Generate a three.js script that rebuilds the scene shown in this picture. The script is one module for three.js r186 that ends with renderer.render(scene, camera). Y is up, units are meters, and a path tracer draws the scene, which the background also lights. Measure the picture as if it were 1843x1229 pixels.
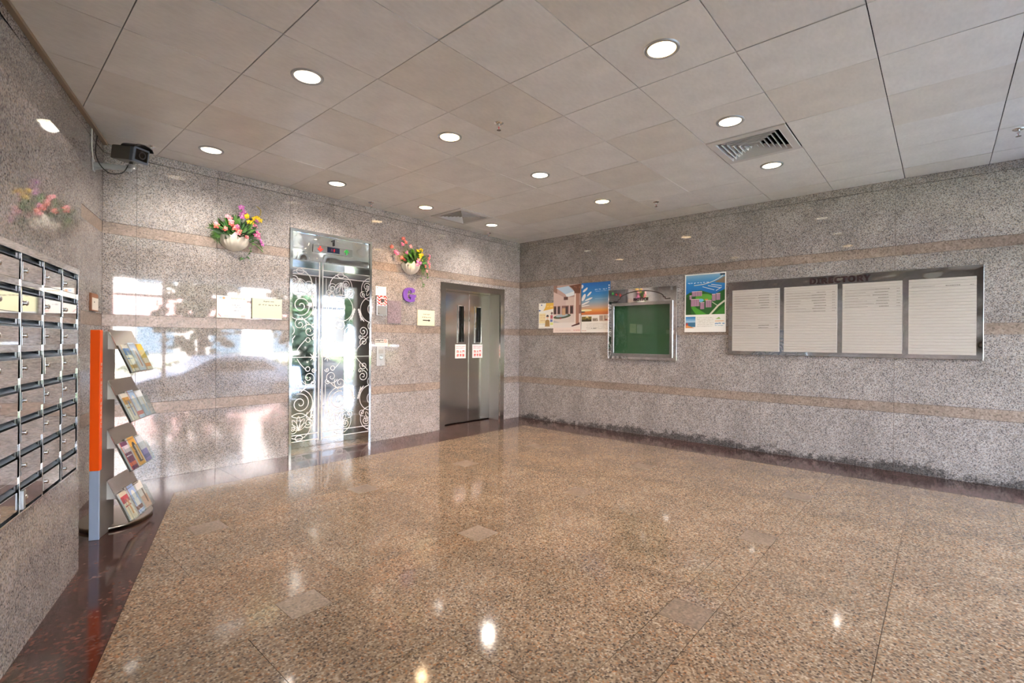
import * as THREE from 'three';
import { mergeGeometries, mergeVertices } from 'three/addons/utils/BufferGeometryUtils.js';
import { RoundedBoxGeometry } from 'three/addons/geometries/RoundedBoxGeometry.js';
import { TextGeometry } from 'three/addons/geometries/TextGeometry.js';
import { FontLoader } from 'three/addons/loaders/FontLoader.js';

// ---------------------------------------------------------------- camera, sky, sun, exposure
const scene = new THREE.Scene();
const W = 1843, HH = 1229, FOC = 871.17;
const camera = new THREE.PerspectiveCamera(2 * Math.atan(HH / 2 / FOC) * 180 / Math.PI, W / HH, 0.05, 200);
camera.position.set(-6.3263, 1.3, 5.4533);
{
  const yaw = 0.8445, roll = 0.0085;
  const F = new THREE.Vector3(Math.sin(yaw), 0, -Math.cos(yaw)), R = new THREE.Vector3(Math.cos(yaw), 0, Math.sin(yaw)), U = new THREE.Vector3(0, 1, 0);
  const R3 = R.clone().multiplyScalar(Math.cos(roll)).addScaledVector(U, Math.sin(roll));
  const U3 = U.clone().multiplyScalar(Math.cos(roll)).addScaledVector(R, -Math.sin(roll));
  camera.setRotationFromMatrix(new THREE.Matrix4().makeBasis(R3, U3, F.clone().negate()));
}
const renderer = new THREE.WebGLRenderer({ antialias: true });
renderer.toneMapping = THREE.LinearToneMapping;
renderer.toneMappingExposure = 1.33;
renderer.shadowMap.enabled = true;
scene.background = new THREE.Color().setRGB(0.84, 0.96, 1.15);
scene.backgroundIntensity = 23;
const sun = new THREE.DirectionalLight(0xffffff, 175);
sun.position.set(-8, 22, -12); sun.target.position.set(0, 0, 12);
sun.castShadow = true; sun.shadow.radius = 2; sun.shadow.mapSize.set(2048, 2048);
Object.assign(sun.shadow.camera, { left: -30, right: 30, top: 30, bottom: -30, near: 1, far: 80 });
scene.add(sun, sun.target);

// ---------------------------------------------------------------- helpers
let seed = 7;
const rnd = () => { seed |= 0; seed = seed + 0x6D2B79F5 | 0; let t = Math.imul(seed ^ seed >>> 15, 1 | seed); t = t + Math.imul(t ^ t >>> 7, 61 | t) ^ t; return ((t ^ t >>> 14) >>> 0) / 4294967296; };
const rr = (a, b) => a + (b - a) * rnd();
const used = {};
const numbered = (n) => { const k = used[n] = (used[n] ?? -1) + 1; return k ? `${n}_${String(k).padStart(3, '0')}` : n; };
function tag(o, label, category, group, kind) { o.userData.label = label; o.userData.category = category; if (group) o.userData.group = group; if (kind) o.userData.kind = kind; return o; }
function thing(name, label, category, pos = [0, 0, 0], turn = 0, group) {
  const g = new THREE.Group(); g.name = numbered(name); g.position.set(...pos); g.rotation.y = turn; scene.add(g); return tag(g, label, category, group);
}
function struct(name, label, pos = [0, 0, 0], turn = 0) { const g = new THREE.Group(); g.name = numbered(name); g.position.set(...pos); g.rotation.y = turn; scene.add(g); g.userData.kind = 'structure'; if (label) g.userData.label = label; return g; }
function part(name, geo, mat, parent, pos, rot) {
  const m = new THREE.Mesh(geo, mat); m.name = name; m.castShadow = m.receiveShadow = true;
  if (pos) m.position.set(...pos); if (rot) m.rotation.set(...rot); parent.add(m); return m;
}
function single(name, geo, mat, label, category, pos, rot, group) {
  const m = new THREE.Mesh(geo, mat); m.name = numbered(name); m.castShadow = m.receiveShadow = true;
  if (pos) m.position.set(...pos); if (rot) m.rotation.set(...rot); scene.add(m); return tag(m, label, category, group);
}
const merge = (l) => mergeGeometries(l.map((g) => { const q = g.index ? g.toNonIndexed() : g; for (const k of Object.keys(q.attributes)) if (!['position', 'normal', 'uv'].includes(k)) q.deleteAttribute(k); return q; }));
const box = (w, h, d, x = 0, y = 0, z = 0) => new THREE.BoxGeometry(w, h, d).translate(x, y, z);
const rbox = (w, h, d, r = 0.004, x = 0, y = 0, z = 0) => new RoundedBoxGeometry(w, h, d, 2, r).translate(x, y, z);
const cyl = (r1, r2, h, n = 24) => new THREE.CylinderGeometry(r1, r2, h, n);
// uv in metres / T, taken from positions along the main axis of each face normal
function metreUV(g, T = 1.2, ou = rnd(), ov = rnd()) {
  const p = g.attributes.position, n = g.attributes.normal, uv = new Float32Array(p.count * 2);
  for (let i = 0; i < p.count; i++) {
    const ax = Math.abs(n.getX(i)), ay = Math.abs(n.getY(i)), az = Math.abs(n.getZ(i)); let a, b;
    if (ay >= ax && ay >= az) { a = p.getX(i); b = p.getZ(i); } else if (ax >= az) { a = p.getZ(i); b = p.getY(i); } else { a = p.getX(i); b = p.getY(i); }
    uv[2 * i] = a / T + ou; uv[2 * i + 1] = b / T + ov;
  }
  g.setAttribute('uv', new THREE.BufferAttribute(uv, 2)); return g;
}
// convex polygon [[x,z]...] -> flat prism between y0 and y1
function prism(poly, y0, y1) {
  let area = 0; poly.forEach((p, i) => { const q = poly[(i + 1) % poly.length]; area += p[0] * q[1] - q[0] * p[1]; });
  if (area > 0) poly = [...poly].reverse();
  const P = [], n = poly.length, T = (a, b, c) => P.push(...a, ...b, ...c);
  const up = poly.map(([x, z]) => [x, y1, z]), lo = poly.map(([x, z]) => [x, y0, z]);
  for (let i = 1; i < n - 1; i++) { T(up[0], up[i], up[i + 1]); T(lo[0], lo[i + 1], lo[i]); }
  for (let i = 0; i < n; i++) { const j = (i + 1) % n; T(up[i], lo[i], lo[j]); T(up[i], lo[j], up[j]); }
  const g = new THREE.BufferGeometry(); g.setAttribute('position', new THREE.Float32BufferAttribute(P, 3)); g.computeVertexNormals(); return g;
}
function clip(poly, a, b, c) { // keep a*x + b*z >= c
  const out = []; poly.forEach((p, i) => {
    const q = poly[(i + 1) % poly.length], dp = a * p[0] + b * p[1] - c, dq = a * q[0] + b * q[1] - c;
    if (dp >= 0) out.push(p);
    if ((dp > 0 && dq < 0) || (dp < 0 && dq > 0)) { const t = dp / (dp - dq); out.push([p[0] + t * (q[0] - p[0]), p[1] + t * (q[1] - p[1])]); }
  }); return out;
}
const areaOf = (poly) => Math.abs(poly.reduce((s, p, i) => { const q = poly[(i + 1) % poly.length]; return s + p[0] * q[1] - q[0] * p[1]; }, 0)) / 2;
const rect = (x0, x1, z0, z1, g = 0.0012) => [[x0 + g, z0 + g], [x1 - g, z0 + g], [x1 - g, z1 - g], [x0 + g, z1 - g]];
const tube = (pts, r, n = 20, rs = 8) => new THREE.TubeGeometry(new THREE.CatmullRomCurve3(pts.map((p) => new THREE.Vector3(...p))), n, r, rs);

// ---------------------------------------------------------------- textures
function valueNoise(n, s) { // periodic smooth noise, n cells
  const sv = seed; seed = s; const g = Float32Array.from({ length: n * n }, rnd); seed = sv;
  return (u, v) => {
    const x = u * n, y = v * n, xi = Math.floor(x), yi = Math.floor(y); let fx = x - xi, fy = y - yi; fx = fx * fx * (3 - 2 * fx); fy = fy * fy * (3 - 2 * fy);
    const G = (i, j) => g[((j % n + n) % n) * n + (i % n + n) % n];
    return (G(xi, yi) * (1 - fx) + G(xi + 1, yi) * fx) * (1 - fy) + (G(xi, yi + 1) * (1 - fx) + G(xi + 1, yi + 1) * fx) * fy;
  };
}
function dataTex(size, h, fn, srgb = true) {
  const d = new Uint8Array(size * h * 4);
  for (let y = 0; y < h; y++) for (let x = 0; x < size; x++) { const c = fn(x / size, y / h, x, y), k = (y * size + x) * 4; d[k] = Math.max(0, Math.min(255, c[0])); d[k + 1] = Math.max(0, Math.min(255, c[1])); d[k + 2] = Math.max(0, Math.min(255, c[2])); d[k + 3] = 255; }
  const t = new THREE.DataTexture(d, size, h); t.wrapS = t.wrapT = THREE.RepeatWrapping; t.magFilter = THREE.LinearFilter; t.minFilter = THREE.LinearMipmapLinearFilter; t.generateMipmaps = true;
  if (srgb) t.colorSpace = THREE.SRGBColorSpace; t.needsUpdate = true; return t;
}
// crystalline stone: jittered cells, each of one mineral of the palette [[r,g,b,weight]...]
function stone(size, n, palette, s, { blur = 0.35, cloud = 0.08, vary = 14 } = {}) {
  const sv = seed; seed = s;
  const tot = palette.reduce((a, p) => a + p[3], 0), fx = new Float32Array(n * n), fy = new Float32Array(n * n), col = new Array(n * n);
  for (let i = 0; i < n * n; i++) {
    fx[i] = rnd(); fy[i] = rnd(); let w = rnd() * tot, k = 0; while ((w -= palette[k][3]) > 0 && k < palette.length - 1) k++;
    const v = (rnd() - 0.5) * 2 * vary; col[i] = [palette[k][0] + v, palette[k][1] + v, palette[k][2] + v];
  }
  seed = sv;
  const big = valueNoise(5, s + 1), mid = valueNoise(19, s + 2), fine = valueNoise(220, s + 3);
  return dataTex(size, size, (u, v) => {
    const x = u * n, y = v * n, xi = Math.floor(x), yi = Math.floor(y); let b1 = 9, b2 = 9, c1 = 0, c2 = 0;
    for (let j = -1; j <= 1; j++) for (let i = -1; i <= 1; i++) {
      const k = ((yi + j + n) % n) * n + (xi + i + n) % n, dx = xi + i + fx[k] - x, dy = yi + j + fy[k] - y, d = dx * dx + dy * dy;
      if (d < b1) { b2 = b1; c2 = c1; b1 = d; c1 = k; } else if (d < b2) { b2 = d; c2 = k; }
    }
    const w = Math.max(0, blur - (Math.sqrt(b2) - Math.sqrt(b1))) / blur * 0.5, A = col[c1], B = col[c2];
    const m = 1 + cloud * ((big(u, v) - 0.5) * 1.4 + (mid(u, v) - 0.5)) + (fine(u, v) - 0.5) * 0.12;
    return [(A[0] * (1 - w) + B[0] * w) * m, (A[1] * (1 - w) + B[1] * w) * m, (A[2] * (1 - w) + B[2] * w) * m];
  });
}
const texWall = stone(1024, 196, [[206, 201, 197, 32], [182, 174, 168, 24], [200, 185, 175, 14], [148, 142, 139, 18], [112, 107, 107, 9], [206, 190, 170, 4]], 11, { vary: 10 });
const texBand = stone(512, 110, [[182, 168, 156, 40], [166, 152, 140, 30], [194, 181, 170, 16], [140, 128, 118, 8]], 23, { vary: 8, cloud: 0.1 });
const texFloor = stone(1024, 160, [[172, 149, 124, 32], [152, 129, 106, 28], [196, 178, 156, 15], [128, 110, 94, 16], [92, 80, 70, 9], [178, 132, 96, 8]], 37, { cloud: 0.09, vary: 11 });
const texBorder = stone(512, 90, [[74, 50, 45, 40], [62, 41, 38, 30], [88, 62, 55, 16], [48, 36, 35, 14]], 41, { vary: 7, cloud: 0.3 });
const texInset = stone(512, 120, [[164, 146, 130, 40], [146, 130, 116, 30], [176, 160, 146, 20], [126, 112, 102, 10]], 43, { vary: 6 });
const nA = valueNoise(7, 91), nB = valueNoise(31, 92), nC = valueNoise(160, 93);
const texCeil = dataTex(512, 512, (u, v) => { const m = 1 + (nA(u, v) - 0.5) * 0.04 + (nB(u, v * 2) - 0.5) * 0.03 + (nC(u * 0.3, v) - 0.5) * 0.015; return [226 * m, 224 * m, 221 * m]; });
const canvasTex = (w, h, draw) => {
  const c = document.createElement('canvas'); c.width = w; c.height = h; const x = c.getContext('2d'); draw(x, w, h);
  const t = new THREE.CanvasTexture(c); t.colorSpace = THREE.SRGBColorSpace; t.anisotropy = 8; return t;
};
// ---------------------------------------------------------------- materials
const std = (o) => new THREE.MeshStandardMaterial(o), hex = (c, r = 0.6, m = 0, e = {}) => std({ color: c, roughness: r, metalness: m, ...e });
const M = {
  granite: new THREE.MeshPhysicalMaterial({ map: texWall, color: 0xcbcacb, roughness: 0.035, ior: 1.6 }), band: std({ map: texBand, color: 0xc8c2be, roughness: 0.3 }),
  floor: std({ map: texFloor, color: 0xc4c6ca, roughness: 0.08 }), floorWorn: std({ map: texFloor, color: 0xaca7a4, roughness: 0.2 }), floorRuddy: std({ map: texFloor, color: 0xcac7c6, roughness: 0.14 }),
  border: std({ map: texBorder, roughness: 0.1 }), inset: std({ map: texInset, color: 0xc6c2be, roughness: 0.3 }),
  grout: hex(0x54403a, 0.9), plaster: hex(0xb8b2aa, 0.9), void: hex(0x14130f, 0.95),
  ceil: std({ map: texCeil, roughness: 0.36 }), ceilB: std({ map: texCeil, color: 0xf8f5f1, roughness: 0.33 }), ceilC: std({ map: texCeil, color: 0xfbfafa, roughness: 0.4 }),
  mirror: hex(0xe6e7e8, 0.035, 1), steel: hex(0xc3c4c4, 0.16, 1), brushed: hex(0xb4b0aa, 0.34, 1), dullSteel: hex(0xb9b3ab, 0.17, 1), chrome: hex(0xe6e6e6, 0.06, 1),
  alu: hex(0xb9bcc0, 0.38, 0.85), white: hex(0xe9e6e0, 0.5), black: hex(0x111112, 0.45), blackGloss: hex(0x0b0b0d, 0.08), cream: hex(0xf3ecc9, 0.55), paper: hex(0xf1eee8, 0.75),
  maroon: hex(0x260807, 0.5), trimTan: hex(0x8d7a66, 0.5), purple: hex(0x6a3f9e, 0.5), shell: hex(0xe6dfd0, 0.62), orange: hex(0xff5c0a, 0.32), blueGrey: hex(0x9fb0c8, 0.45), rackSteel: hex(0x96918b, 0.3, 0.7),
};
M.glass = new THREE.MeshPhysicalMaterial({ color: 0xffffff, roughness: 0.02, transmission: 1, thickness: 0, ior: 1.5 });
M.acrylic = new THREE.MeshPhysicalMaterial({ color: 0xf4f8f8, roughness: 0.03, transmission: 1, thickness: 0, ior: 1.48 });

// ---------------------------------------------------------------- the room: plan and sizes
const H = 2.992, ZF = 6.5;                                        // ceiling height; inner face of the entrance side
const TH = -0.3363, P0 = [-5.552, 0, 0];                          // left wall: angle of its run, corner with the back wall
const tx = Math.sin(TH), tz = Math.cos(TH), nx = Math.cos(TH), nz = -Math.sin(TH);
const LW = (n, y, s) => [P0[0] + n * nx + s * tx, y, n * nz + s * tz];   // point at distance n off the left wall, s along it
const cLeft = (n) => P0[0] * nx + n;                              // half-plane constant: nx*x + nz*z >= cLeft(n)
const courses = [[0, 0.604, 'g'], [0.604, 0.708, 'b'], [0.708, 1.4054, 'g'], [1.4054, 1.51, 'b'], [1.51, 2.2136, 'g'], [2.2136, 2.3154, 'b'], [2.3154, 2.9123, 'g'], [2.9123, H, 'c']];
function panelWall(wall, u0, u1, joints, openings = [], top = H, special) {
  const us = [u0, ...joints.filter((j) => j > u0 + 0.05 && j < u1 - 0.05), u1];
  for (const [v0, v1, kind] of courses) {
    if (v0 >= top) continue;
    for (let i = 0; i < us.length - 1; i++) {
      let cells = [[us[i], us[i + 1], v0, Math.min(v1, top)]];
      for (const [a, b, c, d] of openings) cells = cells.flatMap(([p, q, r, s]) => {
        if (b <= p || a >= q || d <= r || c >= s) return [[p, q, r, s]];
        const o = []; if (a > p) o.push([p, a, r, s]); if (b < q) o.push([b, q, r, s]);
        const l = Math.max(p, a), m = Math.min(q, b); if (d < s) o.push([l, m, d, s]); if (c > r) o.push([l, m, r, c]); return o;
      });
      for (const [p, q, r, s] of cells) {
        if (q - p < 0.004 || s - r < 0.004) continue;
        const proud = kind === 'b' ? -0.002 : kind === 'c' ? 0.006 : 0, g = 0.0013;
        const geo = metreUV(box(q - p - 2 * g, s - r - 2 * g, 0.02), 1.2, rnd(), rnd());
        part(kind === 'g' ? 'granite_panel' : kind === 'b' ? 'stone_band' : 'cornice_block', geo, special?.(kind, p, q, r, s, geo) ?? (kind === 'b' ? M.band : M.granite), wall, [(p + q) / 2, (r + s) / 2, -0.01 + proud]);
      }
    }
  }
}
const core = (wall, u0, u1, v0, v1, t = 0.2, z = -0.0155) => part('wall_core', box(u1 - u0, v1 - v0, t), M.grout, wall, [(u0 + u1) / 2, (v0 + v1) / 2, z - t / 2]);

// back wall (lift and fire door openings)
const LIFT = [-3.938, -2.903, 0, 2.551], FIRE = [-1.761, -0.396, 0, 2.158];
const wallBack = struct('wall_back', 'polished grey pink granite wall with tan stone bands around the lift');
const jointsBack = [-5.314, -4.664, -3.417, -2.19, -0.97];
panelWall(wallBack, P0[0], 0, jointsBack, [LIFT, FIRE]);
for (const [a, b, c, d] of [[-5.75, LIFT[0], -0.05, 3.2], [LIFT[1], FIRE[0], -0.05, 3.2], [FIRE[1], 0.25, -0.05, 3.2], [LIFT[0], LIFT[1], LIFT[3], 3.2], [FIRE[0], FIRE[1], FIRE[3], 3.2]]) core(wallBack, a, b, c, d, 0.34);
// right wall, with grime along the foot of its lowest course
const wallRight = struct('wall_right', 'polished granite wall with tan bands carrying posters and the directory', [0, 0, 0], -Math.PI / 2);
const jointsRight = [0.0, 1.267, 2.55, 3.825, 5.088, 6.35];
const gN1 = valueNoise(16, 301), gN2 = valueNoise(64, 302), gN3 = valueNoise(260, 303), texW = texWall.image.data;
// grime texture spans u 0..6.5 m, v 0..0.604 m of the right wall's foot
const texGrime = dataTex(2048, 256, (u, v, X, Y) => {
  const zz = u * 6.5, yy = v * 0.604, sx = Math.floor((zz / 1.2 % 1) * 1024), sy = Math.floor((yy / 1.2) * 1024), k = (sy * 1024 + sx) * 4;
  const reach = (zz > 2.0 ? 0.015 + 0.13 * Math.pow(gN1(zz / 6.5 * 1.0, 0.3), 1.6) * (zz < 5.4 ? 1 : 0.45) : 0.015 + 0.03 * gN1(zz / 6.5, 0.7));
  const rag = yy + (gN2(zz / 3.2, yy / 3.2) - 0.5) * 0.09 + (gN3(zz / 3.2, yy / 3.2) - 0.5) * 0.07;
  const d = rag < reach ? 0.6 : rag < reach + 0.035 ? 0.8 : 1;
  return [texW[k] * d, texW[k + 1] * d, texW[k + 2] * d];
});
M.grime = std({ map: texGrime, color: 0xcbcacb, roughness: 0.2 });
panelWall(wallRight, 0, ZF + 0.2, jointsRight, [], H, (kind, p, q, r, s, geo) => {
  if (r > 0.01 || kind !== 'g') return null;
  const P = geo.attributes.position, uv = geo.attributes.uv; for (let i = 0; i < P.count; i++) uv.setXY(i, (P.getX(i) + (p + q) / 2) / 6.5, (P.getY(i) + (r + s) / 2) / 0.604);
  return M.grime;
});
core(wallRight, 0, ZF + 0.2, -0.05, 3.2);
// left wall (angled) and the lower mailbox block standing in front of it
const wallLeft = struct('wall_left', 'granite side wall set at an angle with the mailbox block in front', P0, Math.PI / 2 + TH);   // local x runs towards the back wall: u = -s
panelWall(wallLeft, -6.9, 0, [-1.9, -3.1, -4.3, -5.5]);
core(wallLeft, -7.0, 0.02, -0.05, 3.2);
const BN = 0.276, BS = 1.86, BH = 2.3154;                          // block: proud of the wall, begins at, height
const blockJ = [1.86, 3.06, 4.26, 5.46, 6.7];
part('block_core', box(4.8, BH - 0.03, BN - 0.0155), M.grout, wallLeft, [-(BS + 0.025 + 2.4), (BH - 0.03) / 2, (BN - 0.0155) / 2]);
for (let i = 0; i < 4; i++) for (const [v0, v1] of [[0, 0.604], [0.604, 1.66], [1.66, BH]]) {
  const a = blockJ[i], b = blockJ[i + 1];
  part('granite_panel', metreUV(box(b - a - 0.002, v1 - v0 - 0.002, 0.02)), M.granite, wallLeft, [-(a + b) / 2, (v0 + v1) / 2, BN - 0.01]);
}
for (const [v0, v1] of [[0, 0.604], [0.604, 1.66], [1.66, BH]]) part('granite_panel', metreUV(box(0.02, v1 - v0 - 0.002, BN - 0.02)), M.granite, wallLeft, [-(BS + 0.01), (v0 + v1) / 2, (BN - 0.02) / 2]);
part('granite_ledge', metreUV(box(4.82, 0.02, BN)), M.granite, wallLeft, [-(BS + 2.41), BH - 0.011, BN / 2]);
const trim1 = struct('trim_1', 'tan metal angle along the ceiling edge', P0, Math.PI / 2 + TH);
part('angle_strip', box(6.9, 0.022, 0.03), M.trimTan, trim1, [-3.47, H - 0.011, 0.022]);
// entrance side: solid pier on the left, wide opening, lintel over it
const wallFront = struct('wall_front', 'entrance side of the lobby with its wide opening to the street');
part('pier', box(1.85, 3.25, 0.2), M.plaster, wallFront, [-5.375, 1.6, ZF + 0.1]);
part('pier', box(1.05, 3.25, 0.2), M.plaster, wallFront, [-7.475, 1.6, ZF + 0.1]);
part('lintel', box(0.65, 0.45, 0.2), M.plaster, wallFront, [-6.625, 3.025, ZF + 0.1]);
part('lintel', box(4.45, 0.45, 0.2), M.plaster, wallFront, [-2.225, 3.025, ZF + 0.1]);
part('wing_wall', box(0.2, 3.5, 3.2), hex(0x8a857e, 0.9), wallFront, [-4.58, 1.06, ZF + 1.8]);
part('canopy', box(18, 0.2, 3.2), M.plaster, wallFront, [-3, 2.91, ZF + 1.8]);
part('mullion', box(0.06, 2.8, 0.08), M.alu, wallFront, [-3.62, 1.4, ZF + 0.1]);
part('mullion', box(0.06, 2.8, 0.08), M.alu, wallFront, [-0.06, 1.4, ZF + 0.1]);
part('transom_bar', box(4.35, 0.06, 0.08), M.alu, wallFront, [-2.24, 2.17, ZF + 0.1]);

// ---------------------------------------------------------------- floor
const floor = struct('floor', 'beige granite slabs with small grey square insets and a dark brown border');
part('screed', prism([[-8.2, -0.35], [0.2, -0.35], [0.2, ZF + 0.2], [-8.2, ZF + 0.2]], -0.2, -0.012), M.grout, floor);
const BZ = 0.615, BX = -0.578, BL = 0.577;                         // border widths
const inMain = (p) => clip(clip(clip(p, nx, nz, cLeft(BL)), 0, 1, BZ + 0.001), -1, 0, -BX + 0.001);
const put = (poly, name, mat, y1 = 0) => { if (poly.length < 3 || areaOf(poly) < 4e-4) return; part(name, metreUV(prism(poly, -0.02, y1)), mat, floor); };
{
  const insX = [-7.62, -6.42, -5.215, -4.018, -2.8, -1.6, -0.4], S = 0.1, per = 1.433, z0 = 1.675;
  const slabMat = (x, z) => (Math.abs(x + 4.31) < 0.35 && z > 4.6 && z < 5.3) || (x > -5 && x < -3 && z > 3.8 && z < 4.4 && rnd() < 0.3) ? M.floorWorn : (x < -4.3 && x > -5.6 && z > 2.4 && z < 3.8 && rnd() < 0.4) ? M.floorRuddy : rnd() < 0.1 ? M.floorRuddy : M.floor;
  for (let k = -1; k < 5; k++) {
    const zc = z0 + k * per, za = zc + S, zm = za + (per - 2 * S) / 2, zb = zc + per - S;
    for (let i = 0; i < insX.length; i++) {
      put(inMain(clip(rect(insX[i] - S, insX[i] + S, zc - S, zc + S), 0, -1, -ZF)), 'inset_tile', M.inset);
      if (i) put(inMain(clip(rect(insX[i - 1] + S, insX[i] - S, zc - S, zc + S), 0, -1, -ZF)), 'floor_slab', slabMat((insX[i] + insX[i - 1]) / 2, zc));
    }
    for (const [a, b, off] of [[za, zm, -0.6], [zm, zb, 0]]) for (let x = -4.91 + off - 3.6; x < 0; x += 1.2) put(inMain(clip(rect(x, x + 1.2, a, b), 0, -1, -ZF)), 'floor_slab', slabMat(x + 0.6, (a + b) / 2));
  }
  for (let x = -4.64 - 1.2; x < 0; x += 1.2) put(clip(clip(rect(x, x + 1.2, 0, BZ), nx, nz, cLeft(0)), -1, 0, 0), 'border_slab', M.border);
  for (let z = BZ; z < ZF; z += 1.2) put(rect(BX, 0, z, Math.min(z + 1.2, ZF)), 'border_slab', M.border);
  for (let s = 0.3; s < 7.2; s += 1.2) {                              // border along the angled left wall
    const q = [LW(0, 0, s), LW(BL - 0.002, 0, s), LW(BL - 0.002, 0, s + 1.198), LW(0, 0, s + 1.198)].map((p) => [p[0], p[2]]);
    put(clip(clip(q, 0, 1, BZ + 0.001), 0, -1, -ZF), 'border_slab', M.border);
  }
}
// ---------------------------------------------------------------- ceiling
const ceiling = struct('ceiling', 'pale square metal ceiling panels with dark joints and faint stains');
const SX = 0.601, SZ = 0.6129, GX = -5.772, GZ = 2.097;
const cellX = (i) => GX + i * SX, cellZ = (j) => GZ + j * SZ;
const DIFF = [[6, 3], [6, -3]];
part('slab_above', prism([[-8.3, -0.4], [0.3, -0.4], [0.3, ZF + 0.2], [-8.3, ZF + 0.2]], 3.17, 3.4), M.void, ceiling);
for (let i = -4; i < 11; i++) for (let j = -4; j < 8; j++) {
  if (DIFF.some(([a, b]) => a === i && b === j)) continue;
  let p = rect(cellX(i), cellX(i + 1), cellZ(j), cellZ(j + 1), 0.0026);
  p = clip(clip(clip(clip(p, nx, nz, cLeft(0.022)), 0, 1, 0.004), -1, 0, 0.004), 0, -1, -ZF);
  if (p.length < 3 || areaOf(p) < 1e-3) continue;
  const cx = cellX(i) + SX / 2, cz = cellZ(j) + SZ / 2, geo = metreUV(prism(p.map(([x, z]) => [x - cx, z - cz]), 0, 0.012), 0.9), k = rnd();
  const full = areaOf(p) > 0.3, m = part('ceiling_panel', geo, k < 0.6 ? M.ceil : k < 0.82 ? M.ceilB : M.ceilC, ceiling, [cx, H + (full ? rr(0, 0.0025) : 0), cz]);
  if (full) { m.rotation.x = rr(-1, 1) * 0.0045; m.rotation.z = rr(-1, 1) * 0.0045; }
}
// outer shell that keeps the daylight out above the ceiling
part('upper_storeys', box(26, 9.5, 7.0), M.plaster, wallFront, [-4.0, 3.4 + 4.76, 3.2]);
// dark space behind a doorway: back, sides, floor and top
const shaft = (w, h, d) => merge([box(w, h, 0.02, 0, h / 2, -d), box(0.02, h, d, -w / 2, h / 2, -d / 2), box(0.02, h, d, w / 2, h / 2, -d / 2), box(w, 0.02, d, 0, h, -d / 2), box(w, 0.02, d, 0, -0.012, -d / 2)]);
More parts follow.
